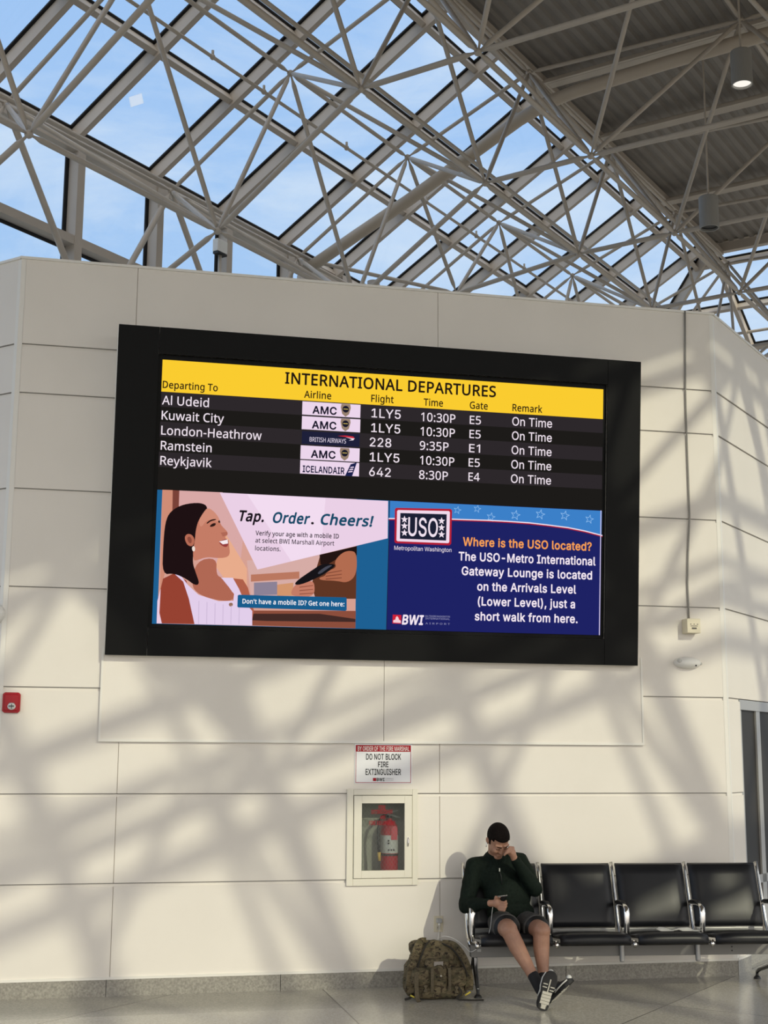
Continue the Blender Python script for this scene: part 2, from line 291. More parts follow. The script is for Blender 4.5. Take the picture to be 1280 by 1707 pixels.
  'p': (861, '119,-336 119,751 220,751 237,648 242,648 281,694 331,731 394,756 476,765 601,741 700,668 763,547 784,377 763,208 700,85 601,11 475,-14 395,-6 331,19 281,54 242,95 234,95 242,-336|457,88 519,98 569,126 608,171 635,229 651,299 657,378 644,494 607,584 544,642 454,661 356,645 292,597 256,515 242,401 242,377 254,254 288,163 353,107'),
  'r': (578, '119,0 119,751 220,751 234,613 239,613 281,671 333,720 396,754 469,765 557,756 542,643 461,653 405,645 353,621 308,583 272,533 250,471 242,401 242,0'),
  's': (671, '308,-14 235,-11 173,-1 120,14 73,34 73,146 122,124 181,104 246,90 311,85 392,93 447,116 478,151 489,196 485,223 473,246 452,269 418,291 370,315 236,370 179,398 133,429 99,465 78,510 71,566 91,650 149,713 239,752 353,765 419,761 481,751 539,735 592,714 550,616 502,634 451,650 398,660 345,664 278,658 229,639 199,610 189,573 194,544 207,520 232,499 268,478 449,403 504,375 549,343 581,307 601,262 608,207 588,111 527,42 431,0'),
  't': (506, '349,-14 292,-9 240,6 195,34 160,77 137,138 129,218 129,655 22,655 22,714 130,763 179,923 252,923 252,751 469,751 469,655 252,655 252,221 260,162 285,120 323,95 370,87 475,102 475,8 451,-1 419,-8 383,-12'),
  'u': (866, '384,-14 265,2 179,51 128,136 111,259 111,751 235,751 235,268 277,133 402,88 508,106 575,158 611,244 623,360 623,751 746,751 746,0 646,0 627,99 622,99 578,48 521,13 454,-7'),
  'v': (711, '284,0 0,751 132,751 352,109 357,109 580,751 711,751 426,0'),
  'w': (1101, '221,1 15,752 143,752 296,127 301,127 485,752 619,752 790,173 798,129 804,129 811,171 959,752 1085,752 877,1 732,1 552,623 546,623 514,481 361,1'),
  'y': (714, '118,-336 15,-325 15,-227 98,-235 156,-226 202,-199 237,-157 265,-102 304,-3 1,751 133,751 348,166 359,119 364,119 581,751 714,751 391,-104 346,-199 289,-273 215,-320'),
  ' ': (364, ''),
 },
 'I': {
  '(': (537, '175,406 181,519 198,636 224,754 259,867 300,971 347,1060 464,1060 416,953 375,842 342,728 317,616 302,508 297,406 302,316 315,225 338,131 370,32 412,-74 464,-189 347,-189 273,-42 219,107 186,258'),
  ')': (537, '73,-189 127,-72 169,35 201,135 222,229 235,318 240,406 235,508 219,616 195,728 162,842 121,953 73,1060 190,1060 237,971 279,867 313,754 340,636 356,518 362,406 351,256 317,105 263,-44 190,-189'),
  ',': (369, '74,-235 133,140 269,140 166,-235'),
  '-': (891, '662,481 662,369 224,369 224,481'),
  '.': (369, '187,-9 153,-2 124,17 104,46 97,81 104,115 124,144 153,164 187,170 222,164 251,144 271,115 277,81 271,46 251,17 222,-2'),
  '/': (490, '462,1047 140,-150 28,-150 350,1047'),
  '1': (891, '150,0 150,107 768,107 768,0|542,1000 542,0 417,0 417,881 411,881 169,703 169,839 390,1000'),
  '2': (891, '126,0 126,93 513,506 555,555 587,600 611,642 625,685 630,730 623,780 605,823 575,857 537,883 491,898 440,903 385,897 339,880 301,851 273,813 255,766 250,711 129,711 139,796 169,869 218,930 281,976 357,1004 442,1013 527,1004 601,976 663,932 710,875 739,808 749,732 744,677 729,624 702,569 660,508 602,437 525,353 300,119 300,111 765,111 765,0'),
  '4': (891, '78,207 78,311 485,1000 611,1000 213,326 213,319 812,319 812,207|554,0 554,624 674,624 674,0'),
  '5': (891, '435,-13 350,-5 275,22 212,64 163,118 130,183 117,256 240,256 250,213 271,175 302,143 341,118 385,103 435,98 492,105 543,127 585,160 617,205 638,258 644,319 637,380 616,435 583,480 540,515 488,537 428,544 378,540 329,528 285,508 252,483 132,497 189,1000 720,1000 720,889 296,889 263,593 268,593 305,619 349,639 399,651 451,656 517,649 578,631 632,601 678,561 716,511 745,454 763,390 768,321 758,229 725,149 674,81 607,30 526,-3'),
  '6': (891, '445,-13 357,-3 280,29 215,79 166,146 135,227 125,318 133,392 157,470 201,560 270,669 496,1000 633,1000 297,513 286,513 302,541 324,565 352,587 385,603 421,614 462,617 547,608 621,579 681,533 727,471 755,396 764,309 754,221 723,143 674,78 609,28 532,-3|445,95 500,102 548,123 587,156 618,199 637,251 644,309 637,368 618,419 587,462 548,494 500,515 445,521 390,515 342,495 302,463 271,420 252,370 246,311 252,252 271,200 302,156 342,123 390,102'),
  '8': (891, '445,-13 350,-4 266,22 198,65 146,121 113,189 102,266 108,327 128,384 158,433 199,474 246,504 300,520 300,525 234,554 182,605 149,672 138,748 148,820 178,884 225,938 287,979 361,1005 445,1013 528,1005 602,979 663,938 710,884 740,820 750,748 739,672 706,605 655,554 591,525 591,520 643,504 690,474 730,433 761,384 781,327 788,266 777,189 744,121 692,65 623,22 540,-4|445,97 507,102 560,118 603,145 635,180 655,223 662,272 655,325 634,371 600,409 556,438 504,456 445,462 385,456 333,438 289,409 255,371 234,325 227,272 233,223 253,180 285,145 329,118 382,102|445,569 495,574 539,590 576,616 604,650 622,691 628,738 622,785 605,826 577,859 541,884 496,899 445,904 393,899 349,884 312,859 284,826 267,785 261,738 267,691 284,650 312,616 349,590 394,574'),
  '?': (705, '260,298 264,392 278,451 300,495 330,529 367,558 410,586 452,618 485,656 507,702 514,754 509,798 492,836 467,866 433,889 394,903 349,907 308,903 269,890 235,868 208,836 189,795 181,744 54,744 66,823 96,889 143,943 202,982 272,1005 349,1013 431,1005 501,980 558,940 601,887 628,823 637,750 628,675 601,612 558,558 500,513 461,487 431,462 408,435 392,404 383,364 381,298|322,-9 287,-2 258,17 239,46 232,81 239,115 258,144 287,163 322,170 356,163 385,144 405,115 411,81 405,46 385,17 356,-2'),
  'A': (943, '32,0 396,1000 543,1000 910,0 777,0 456,940 482,940 167,0|216,279 216,391 727,391 727,279'),
  'B': (897, '118,0 118,1000 474,1000 569,991 646,964 706,923 749,869 774,805 783,735 777,677 760,629 734,591 700,562 661,540 619,524 619,515 667,506 714,483 756,447 791,399 814,340 821,268 813,196 787,131 742,77 677,35 592,9 485,0|245,112 481,112 581,123 648,157 686,207 699,268 692,317 673,361 642,399 601,429 549,447 488,454 245,454|245,561 468,561 520,566 566,582 605,608 635,642 654,683 660,732 649,793 614,843 556,877 472,888 245,888'),
  'C': (1003, '526,-13 403,2 295,49 205,125 137,227 94,352 79,499 94,647 137,773 205,875 295,951 403,998 526,1013 599,1008 669,991 733,964 790,926 840,879 880,822 910,758 930,685 803,685 788,733 765,776 737,812 702,842 663,866 620,883 574,893 526,896 438,884 361,850 296,793 246,715 214,617 203,499 214,382 246,284 296,207 361,150 439,116 526,104 574,107 620,118 663,135 702,158 737,188 765,225 788,267 803,315 930,315 911,243 881,178 840,122 791,74 734,37 669,9 600,-8'),
  'D': (987, '430,0 189,0 189,112 422,112 534,124 625,159 695,216 745,293 775,389 785,502 775,614 745,709 696,785 628,842 541,876 434,888 183,888 183,1000 443,1000 579,985 693,940 785,868 852,769 894,646 907,502 893,357 852,233 783,134 689,60 571,15|245,1000 245,0 118,0 118,1000'),
  'E': (823, '118,0 118,1000 732,1000 732,888 245,888 245,562 699,562 699,450 245,450 245,112 738,112 738,0'),
  'F': (806, '118,0 118,1000 726,1000 726,888 245,888 245,547 681,547 681,435 245,435 245,0'),
  'G': (1023, '528,-13 403,2 294,49 204,125 136,227 93,353 79,499 93,647 136,773 203,875 293,951 400,998 521,1013 597,1008 669,990 735,961 793,922 842,874 883,818 913,755 932,685 802,685 784,732 761,773 733,809 700,839 662,864 620,882 573,892 521,896 436,884 360,850 295,793 246,715 214,617 203,499 214,382 246,285 296,207 362,150 440,116 528,104 608,113 678,140 735,183 779,242 806,314 815,398 854,391 556,391 556,503 940,503 940,393 926,278 886,179 823,97 740,37 641,-1'),
  'H': (1016, '118,0 118,1000 245,1000 245,568 771,568 771,1000 898,1000 898,0 771,0 771,456 245,456 245,0'),
  'I': (591, '61,0 61,112 232,112 232,888 61,888 61,1000 530,1000 530,888 359,888 359,112 530,112 530,0'),
  'K': (917, '205,286 205,425 715,1000 881,1000 454,542 448,543|118,0 118,1000 245,1000 244,442 245,0|732,0 369,509 448,608 882,0'),
  'L': (772, '118,0 118,1000 245,1000 245,112 710,112 710,0'),
  'M': (1235, '118,0 118,1000 298,1000 632,96 604,96 936,1000 1116,1000 1116,0 991,0 997,899 1008,899 672,0 562,0 220,899 234,899 240,0'),
  'N': (1029, '118,0 118,1000 268,1000 813,108 796,105 784,1000 911,1000 911,0 760,0 211,889 234,892 246,0'),
  'O': (1048, '525,-13 403,2 296,49 206,125 137,227 94,352 79,499 94,647 137,773 206,875 296,951 403,998 525,1013 647,998 754,951 844,875 912,773 955,647 969,499 955,352 912,227 844,125 754,49 647,2|525,104 610,115 687,149 752,205 803,283 835,382 846,499 835,618 803,717 752,795 687,851 610,885 525,896 439,885 362,850 297,794 246,716 214,618 203,499 214,382 246,284 297,206 362,150 439,115'),
  'P': (874, '118,0 118,1000 462,1000 568,990 653,958 719,909 766,845 794,769 803,683 794,598 766,522 719,457 653,407 568,376 462,365 215,365 215,477 457,477 528,483 584,503 626,535 655,577 672,627 677,683 672,740 655,789 626,831 584,862 527,882 456,889 245,889 245,0'),
  'Q': (1048, '482,313 615,313 921,-94 788,-94|525,-13 403,2 296,49 206,125 137,227 94,352 79,499 94,647 137,773 206,875 296,951 403,998 525,1013 647,998 754,951 844,875 912,773 955,647 969,499 955,352 912,227 844,125 754,49 647,2|525,104 610,115 687,149 752,205 803,283 835,382 846,499 835,618 803,717 752,795 687,851 610,885 525,896 439,885 362,850 297,794 246,716 214,618 203,499 214,382 246,284 297,206 362,150 439,115'),
  'R': (883, '118,0 118,1000 464,1000 569,990 655,960 721,913 767,851 795,777 805,692 795,607 767,534 721,473 654,427 569,398 464,389 189,389 189,501 459,501 530,507 585,524 627,553 656,591 673,637 679,692 673,748 656,796 627,835 585,864 529,882 458,889 245,889 245,0|694,0 452,450 595,450 841,0'),
  'S': (878, '440,-17 338,-9 251,18 179,61 126,118 90,188 75,268 205,268 217,216 243,172 280,139 327,115 381,101 440,97 504,102 562,118 610,145 648,181 671,224 679,274 673,317 653,352 622,379 582,402 534,421 361,470 251,512 169,568 119,641 102,732 113,811 147,880 201,936 270,979 353,1005 446,1013 540,1005 621,978 689,936 741,882 775,817 788,743 663,743 642,810 594,860 526,891 442,901 382,896 329,880 285,855 253,822 233,783 226,738 234,692 257,656 292,627 333,606 376,589 565,536 612,518 660,496 705,467 744,432 776,388 796,336 803,272 792,195 760,125 707,66 636,21 546,-8'),
  'T': (882, '62,888 62,1000 819,1000 819,888 505,888 505,0 379,0 379,888'),
  'U': (1017, '509,-16 398,-5 303,30 225,85 166,157 130,243 118,340 118,1000 244,1000 244,350 252,282 277,222 315,172 368,134 433,109 509,101 585,109 650,134 702,172 740,222 764,282 772,350 772,1000 899,1000 899,340 887,243 850,157 792,85 714,30 619,-5'),
  'W': (1349, '305,0 32,1000 162,1000 387,78 372,78 602,1000 746,1000 977,78 960,78 1186,1000 1316,1000 1042,0 895,0 660,934 687,934 643,705 453,0'),
  'X': (932, '36,0 427,559 427,464 58,1000 205,1000 479,574 456,574 734,1000 877,1000 509,470 509,564 896,0 750,0 453,454 481,454 180,0'),
  'Y': (928, '400,0 400,409 32,1000 179,1000 437,574 463,519 491,453 440,453 467,520 494,576 749,1000 895,1000 527,409 527,0'),
  'a': (765, '314,-17 247,-10 186,10 134,42 94,88 68,144 60,212 66,270 85,316 114,352 152,380 197,400 246,414 496,452 521,462 537,477 537,547 524,583 502,612 471,633 432,646 385,650 335,646 293,634 259,615 231,591 211,565 197,538 81,572 112,633 154,680 205,715 261,738 321,751 381,756 423,753 470,746 517,731 562,708 602,675 634,630 655,570 662,494 662,0 544,0 544,102 536,102 519,76 495,48 464,23 423,2 374,-12|335,89 397,96 448,115 488,145 518,183 536,226 542,271 542,373 530,365 510,358 303,323 264,312 230,296 203,274 186,244 181,206 185,171 200,142 224,119 255,103 292,93'),
  'c': (778, '407,-16 312,-4 230,32 161,90 110,167 78,261 67,368 78,478 110,572 161,649 230,707 312,744 407,756 461,752 511,741 558,724 600,700 637,669 668,633 693,591 711,544 595,515 585,543 571,568 553,591 531,611 505,627 476,639 443,646 407,648 340,639 285,610 243,565 213,508 195,441 189,368 195,297 213,231 243,174 285,130 340,101 407,91 444,94 477,101 506,114 532,130 555,150 573,174 588,201 598,230 713,201 696,153 671,110 639,73 602,42 559,17 512,-1 461,-12'),
  'd': (834, '384,-16 296,-4 219,32 155,89 107,166 77,261 67,371 77,481 108,575 156,652 220,709 297,744 385,756 448,750 497,733 536,708 565,680 586,652 602,628 611,628 611,1000 731,1000 731,0 615,0 615,115 603,115 586,90 564,61 534,33 496,7 446,-10|402,92 465,101 517,128 559,170 589,226 607,294 613,372 607,450 589,517 559,572 518,613 465,640 402,648 337,639 284,612 243,569 213,513 195,447 189,372 195,297 213,229 243,172 285,129 338,101'),
  'e': (794, '417,-16 316,-4 230,32 161,90 109,167 78,260 67,367 78,475 109,569 159,647 226,706 308,743 403,756 464,751 522,735 578,709 628,670 670,619 702,554 723,475 730,381 730,333 147,333 147,434 664,434 609,397 603,467 585,528 556,578 516,617 465,641 403,649 341,641 288,616 245,578 214,530 195,474 189,415 189,349 196,273 217,209 251,158 297,121 353,98 417,91 460,94 499,104 532,120 561,143 584,172 601,207 717,179 694,124 659,77 612,38 555,9 490,-10'),
  'f': (499, '448,746 448,643 13,643 13,746|158,0 158,848 166,907 188,955 222,993 266,1020 316,1036 368,1042 406,1040 437,1036 477,1024 447,921 383,932 336,925 303,904 285,870 279,823 279,0'),
  'g': (836, '407,-296 330,-291 263,-274 207,-249 162,-216 126,-178 99,-136 199,-80 217,-104 239,-130 267,-154 303,-173 349,-187 407,-191 489,-180 555,-148 598,-92 612,-11 612,134 602,134 585,109 563,82 534,54 496,31 446,15 383,9 298,20 221,52 157,105 108,177 77,268 67,376 77,484 108,577 157,652 221,709 298,744 385,756 448,750 498,733 537,708 566,680 588,652 605,627 615,627 615,746 732,746 732,-17 721,-106 689,-177 637,-230 571,-267 493,-289|403,116 466,124 518,148 559,186 590,238 608,302 614,379 608,454 590,519 560,573 519,614 466,640 403,648 338,639 285,612 243,570 213,516 195,451 189,379 195,305 214,241 244,188 286,149 339,124'),
  'h': (806, '223,446 223,0 103,0 103,1000 223,1000 223,565 201,565 243,653 299,712 368,745 447,756 518,748 580,724 631,685 670,631 694,560 702,472 702,0 582,0 582,462 571,540 537,598 483,635 413,647 362,641 316,624 278,595 248,556 230,506'),
  'i': (328, '103,0 103,746 223,746 223,0|164,870 133,876 106,894 87,919 81,950 87,981 106,1006 133,1024 164,1030 197,1024 224,1006 242,981 248,950 242,919 224,894 197,876'),
  'j': (328, '103,746 223,746 223,-59 218,-123 200,-178 169,-222 127,-254 73,-274 7,-281 -19,-281 -19,-170 4,-170 49,-163 80,-141 97,-106 103,-57|164,870 132,876 105,894 87,919 81,950 87,981 105,1006 132,1024 164,1030 196,1024 223,1006 242,981 248,950 242,919 223,894 196,876'),
  'k': (748, '216,268 216,416 237,416 559,746 708,746 362,392 348,392|103,0 103,1000 223,1000 223,0|578,0 291,365 376,450 732,0'),
  'l': (372, '274,-5 198,6 145,40 114,93 103,166 103,1000 223,1000 223,194 227,151 236,122 255,107 287,102 334,107 355,5'),
  'm': (1199, '103,0 103,746 220,746 221,581 211,581 231,635 260,680 297,715 338,739 384,754 431,759 506,747 565,709 607,652 631,579 614,579 633,631 663,674 702,710 748,737 801,754 858,759 921,752 977,731 1025,695 1063,646 1087,581 1095,501 1095,0 974,0 974,499 963,568 929,615 880,641 823,650 776,644 736,629 703,603 679,570 664,531 659,486 659,0 539,0 539,511 529,567 497,611 450,640 392,650 350,645 310,629 275,604 247,568 229,523 223,468 223,0'),
  'n': (805, '223,446 223,0 103,0 103,746 219,746 220,565 201,565 243,653 299,712 368,745 447,756 518,748 580,724 631,685 669,631 694,560 702,472 702,0 582,0 582,462 571,540 537,598 483,635 413,647 362,641 316,624 278,595 248,556 230,506'),
  'o': (816, '407,-16 312,-4 230,32 161,90 110,167 78,261 67,368 78,478 110,572 161,649 230,707 312,744 407,756 504,744 587,707 655,649 706,572 738,478 749,368 738,261 706,167 655,90 587,32 504,-4|407,91 476,101 531,130 574,174 604,231 622,297 628,368 622,441 604,507 574,565 531,610 476,639 407,648 340,639 285,610 243,565 213,508 195,441 189,368 195,297 213,231 243,174 285,130 340,101'),
  'p': (834, '103,-281 103,746 220,746 220,628 232,628 270,680 299,708 337,733 387,750 450,756 538,744 615,709 679,652 727,575 757,481 767,371 757,261 727,166 679,89 616,32 539,-4 451,-16 389,-10 339,7 301,33 271,61 232,115 223,115 223,-281|433,92 497,101 549,129 591,172 621,229 639,297 645,372 639,447 621,513 591,569 550,612 497,639 433,648 369,640 317,613 276,572 246,517 228,450 221,372 228,294 246,226 276,170 318,128 370,101'),
  'r': (509, '103,0 103,746 219,746 219,631 227,631 255,682 300,722 355,748 419,756 479,754 479,634 407,640 357,635 313,618 276,592 247,557 229,515 223,466 223,0'),
  's': (717, '358,-16 285,-10 220,7 166,35 121,74 89,125 70,185 185,209 207,156 244,118 294,97 356,89 426,98 481,122 515,159 527,202 520,238 499,267 465,289 417,305 293,334 205,365 142,409 104,467 92,538 101,599 128,652 170,695 226,728 293,749 368,756 439,750 499,732 548,704 588,667 617,622 637,570 527,545 508,585 477,620 431,645 368,654 307,646 257,623 224,588 213,545 221,507 244,478 282,456 338,438 451,411 540,381 602,337 639,280 651,209 642,147 614,93 570,47 511,13 439,-9'),
  't': (447, '401,746 401,643 13,643 13,746|128,926 248,926 248,192 253,150 267,120 294,104 335,98 397,105 419,3 331,-8 245,4 181,42 141,102 128,183'),
  'u': (806, '358,-10 288,-2 226,21 175,60 136,115 111,186 103,273 103,746 223,746 223,283 235,206 269,147 323,111 393,99 444,104 490,122 528,151 557,190 576,240 582,300 582,746 702,746 702,0 586,0 586,181 604,181 562,92 505,33 437,1'),
  'v': (765, '319,0 34,746 166,746 348,238 404,41 362,41 418,238 440,305 599,746 730,746 445,0'),
  'w': (1115, '270,0 44,746 171,746 344,81 324,81 495,746 622,746 791,81 769,81 944,746 1070,746 844,0 724,0 544,664 571,664 391,0'),
  'y': (765, '93,-272 121,-168 174,-177 204,-175 231,-165 256,-145 278,-114 296,-70 319,-3 34,746 166,746 348,237 404,41 361,41 418,238 440,305 600,746 730,746 401,-114 376,-167 347,-210 313,-243 274,-267 230,-281 180,-285'),
  ' ': (369, ''),
 },
}
_txt = {}
def text_shape(s, font='I', bold=0.0):
    """flat filled lettering, capitals 1 high; bold thickens every stroke"""
    if (s, font, bold) in _txt: return _txt[(s, font, bold)]
    V_, F_ = [], []
    x = 0.0; jobs = []
    for ch in s:
        adv, loops = GLYPHS[font][ch]
        L_ = [np.array([[float(q) for q in p.split(',')] for p in l.split()])/1000 for l in loops.split('|') if l]
        thr = 0.006
        for i in range(len(L_)):                           # close up tiny steps in the outline
            p = list(L_[i]); k = 0
            while k < len(p) and len(p) > 4:
                if np.linalg.norm(p[k]-p[k-1]) < thr: p[k] = (p[k]+p[k-1])/2; p.pop(k-1); k = max(0, k-1)
                else: k += 1
            L_[i] = np.array(p)
        def in_(pt, q):
            c_ = False
            for k in range(len(q)):
                (xa, ya), (xb, yb) = q[k-1], q[k]
                if (ya > pt[1]) != (yb > pt[1]) and pt[0] < (xb-xa)*(pt[1]-ya)/(yb-ya)+xa: c_ = not c_
            return c_
        host = [[j for j in range(len(L_)) if j != i and all(in_(q, L_[j]) for q in L_[i])] for i in range(len(L_))]
        new = []
        for i, p in enumerate(L_):
            ar = 0.5*np.sum(p[:, 0]*np.roll(p[:, 1], -1)-np.roll(p[:, 0], -1)*p[:, 1])
            if (ar > 0) != (len(host[i]) % 2 == 0): p = p[::-1]
            new.append(p+[x, 0])
        jobs.append(new)
        x += adv/1000+bold*1.2
    for job in jobs:
        if not job: continue
        pts = [Vector(q) for p in job for q in p]; eds = []; o = 0
        for p in job: eds += [(o+k, o+(k+1) % len(p)) for k in range(len(p))]; o += len(p)
        vv, _, ff, _, _, _ = delaunay_2d_cdt(pts, eds, [], 0, 1e-5)
        n = len(V_); V_ += [tuple(q) for q in vv]
        for t in ff:
            cx = sum(vv[k][0] for k in t)/len(t); cy = sum(vv[k][1] for k in t)/len(t); wn = 0
            for p in job:                                  # non-zero winding
                for k in range(len(p)):
                    (xa, ya), (xb, yb) = p[k-1], p[k]
                    if (ya <= cy) != (yb <= cy):
                        xi = xa+(cy-ya)/(yb-ya)*(xb-xa)
                        if xi > cx: wn += 1 if yb > ya else -1
            if wn != 0: F_.append([k+n for k in t])
    v, f = np.array(V_), F_
    if bold:                                               # heavier weight: the outline widened all round
        v0, f0 = v, f; v, f = [v0], list(f0)
        for k in range(8):
            n = len(v0)*(k+1); v.append(v0+bold*np.array([math.cos(k*math.pi/4), math.sin(k*math.pi/4)])); f += [[q+n for q in p] for p in f0]
        v = np.vstack(v)
    _txt[(s, font, bold)] = (v, f); return v, f
def put_text(mb, plane, s, uL, uR, base, cap, d, bold=0.0, shear=0.0, m=0, font='I'):
    """flat lettering between uL and uR with its baseline at base, capitals cap high, lifted d off the plane"""
    v, f = text_shape(s, font, bold)
    x0, x1 = v[:, 0].min(), v[:, 0].max(); ov = max(0.0, v[:, 1].max()-1.0)
    O, X, Y, Nn = map(V3, plane); pts = []; one = len(v)//9 if bold else len(v)
    for i, (x, y) in enumerate(v):
        u = uL+(x-x0)/(x1-x0)*(uR-uL-shear*cap)+shear*y*cap
        pts.append(O+u*X+(base+y*cap)*Y+(d+(i//one)*4e-5)*Nn)
    mb.add(pts, f, m)

def rects_minus(x0, x1, z0, z1, hole):
    hx0, hx1, hz0, hz1 = hole
    if hx1 <= x0 or hx0 >= x1 or hz1 <= z0 or hz0 >= z1: return [(x0, x1, z0, z1)]
    r = []
    if hz0 > z0: r.append((x0, x1, z0, hz0))
    if hz1 < z1: r.append((x0, x1, hz1, z1))
    a, b = max(z0, hz0), min(z1, hz1)
    if hx0 > x0: r.append((x0, hx0, a, b))
    if hx1 < x1: r.append((hx1, x1, a, b))
    return r

# ------------------------------------------------------------------ the setting: floor, walls
AL = math.radians(44.8525)
D1 = np.array([math.sin(AL), math.cos(AL), 0]); D2 = np.array([math.cos(AL), -math.sin(AL), 0]); ZZ = np.array([0, 0, 1.0])
S = 3.05                                               # roof module
def T(t, u, z): return CAM + S*(t*D1 + u*D2) + np.array([0, 0, S*z])

# polished terrazzo with a darker border and diagonal fields
fm = bpy.data.materials.new('polished terrazzo'); fm.use_nodes = True; t = fm.node_tree; b = t.nodes['Principled BSDF']
co = N(t, 'ShaderNodeTexCoord'); sp = N(t, 'ShaderNodeSeparateXYZ'); L(t, co.outputs['Object'], sp.inputs[0])
def mth(op, a, bb=None):
    n = N(t, 'ShaderNodeMath', operation=op)
    for i, q in enumerate((a, bb)):
        if q is None: continue
        if isinstance(q, (int, float)): n.inputs[i].default_value = q
        else: L(t, q, n.inputs[i])
    return n.outputs[0]
X_, Y_ = sp.outputs['X'], sp.outputs['Y']
dif = mth('SUBTRACT', X_, Y_); sm = mth('ADD', X_, Y_)
band = mth('MULTIPLY', mth('GREATER_THAN', Y_, -0.76), mth('LESS_THAN', X_, 1.9))
tri = mth('MULTIPLY', mth('LESS_THAN', dif, 5.26), mth('GREATER_THAN', sm, 3.05))
frame_ = mth('LESS_THAN', dif, 0.79)
dark = mth('MAXIMUM', mth('MAXIMUM', mth('MULTIPLY', band, 0.75), mth('MULTIPLY', tri, 0.9)), mth('MULTIPLY', frame_, 0.25))
def joint(e, w=0.008): return mth('LESS_THAN', mth('ABSOLUTE', e), w)
jl = mth('MAXIMUM', mth('MAXIMUM', joint(mth('SUBTRACT', dif, 5.26)), joint(mth('SUBTRACT', sm, 3.05))), mth('MAXIMUM', joint(mth('SUBTRACT', dif, 0.79)), joint(mth('SUBTRACT', X_, 1.9), 0.006)))
vr = N(t, 'ShaderNodeTexVoronoi'); vr.inputs['Scale'].default_value = 90; L(t, co.outputs['Object'], vr.inputs['Vector'])
rmp = N(t, 'ShaderNodeValToRGB'); L(t, vr.outputs['Color'], rmp.inputs[0])
rmp.color_ramp.elements[0].color = (0.36, 0.34, 0.295, 1); rmp.color_ramp.elements[1].color = (0.56, 0.53, 0.46, 1)
m1 = N(t, 'ShaderNodeMixRGB', blend_type='MULTIPLY'); L(t, dark, m1.inputs[0]); L(t, rmp.outputs[0], m1.inputs[1]); m1.inputs[2].default_value = (0.66, 0.66, 0.66, 1)
m2 = N(t, 'ShaderNodeMixRGB'); L(t, jl, m2.inputs[0]); L(t, m1.outputs[0], m2.inputs[1]); m2.inputs[2].default_value = (0.13, 0.12, 0.10, 1)
L(t, m2.outputs[0], b.inputs['Base Color']); b.inputs['Roughness'].default_value = 0.16; b.inputs['Specular IOR Level'].default_value = 0.5
mb = MB(); mb.box((-14, -24, -0.2), (20, 16, 0.0))
tag(mb.build('floor', fm), 'polished grey terrazzo floor with diagonal fields', 'floor', kind='structure')

TERR = mat('terrazzo base', (0.30, 0.285, 0.25), 0.35, noise=(70, 0.28))
XL, XR, ZT = -0.553, 5.277, 5.515
ROWS = [4.837, 4.450, 3.7025, 2.9555, 2.2107, 1.4352, 0.7927]
GAP = 0.026
zs = [ZT]+ROWS+[0.135]
HOLE = (2.085, 2.61, 0.762, 1.447)
def panel_wall(name, O, X, Nn, length, joints_for, label, hole=None, zmin=lambda k: 0.0):
    """clad wall: panels 12 mm proud of a backing, a reveal under each panel course"""
    O, X, Nn = map(V3, (O, X, Nn)); mbw = MB()
    def put(x0, x1, z0, z1, y0, y1, m=0):
        c = O+X*(x0+x1)/2+ZZ*(z0+z1)/2+Nn*(y0+y1)/2
        mbw.obox(c, X*(x1-x0)/2, Nn*(y1-y0)/2, ZZ*(z1-z0)/2, m)
    h = hole or (-99, -98, -99, -98)
    for x0, x1, z0, z1 in length:
        for q in rects_minus(x0, x1, z0, z1, h): put(*q, -0.22, -0.012)
        for i in range(len(zs)-1):
            top, bot = zs[i]-(GAP if i else 0), zs[i+1]
            top, bot = min(top, z1), max(bot, z0)
            if top-bot < 0.02: continue
            if 0 < i and top == zs[i]-GAP:
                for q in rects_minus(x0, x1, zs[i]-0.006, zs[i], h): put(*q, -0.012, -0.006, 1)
            js = [x0]+[j for j in joints_for(i) if x0 < j < x1]+[x1]
            for a, b_ in zip(js[:-1], js[1:]):
                for q in rects_minus(a+(0.0025 if a != x0 else 0), b_-(0.0025 if b_ != x1 else 0), bot, top, h): put(*q, -0.012, 0.0)
    o = mbw.build(name, [WALL, SHADE_LINE]); return tag(o, label, 'wall', kind='structure')
def jf(i):
    if i == 0: return [0.34, 2.80]
    if i >= 5: return [0.334, 2.807]
    return []
panel_wall('wall_front', (0, 0, 0), (1, 0, 0), (0, -1, 0), [(XL+0.035, XR-0.035, 0.135, ZT)], jf, 'white panelled wall carrying the departures screen', HOLE)
RX = np.array([math.sin(AL), math.cos(AL), 0]); RN = D2
panel_wall('wall_right', (XR, 0, 0), RX, RN, [(0.03, 7.0, 2.2107, ZT), (0.03, 0.334, 0.135, 2.2107), (2.01, 7.0, 0.135, 2.2107)], lambda i: [], 'white panelled wall turning back beside the seats')
LX = np.array([-math.sin(AL), math.cos(AL), 0]); LN = np.array([-math.cos(AL), -math.sin(AL), 0])
panel_wall('wall_left', (XL, 0, 0), LX, LN, [(0.03, 6.0, 0.135, ZT)], lambda i: [], 'white panelled wall turning back beside the strobe')
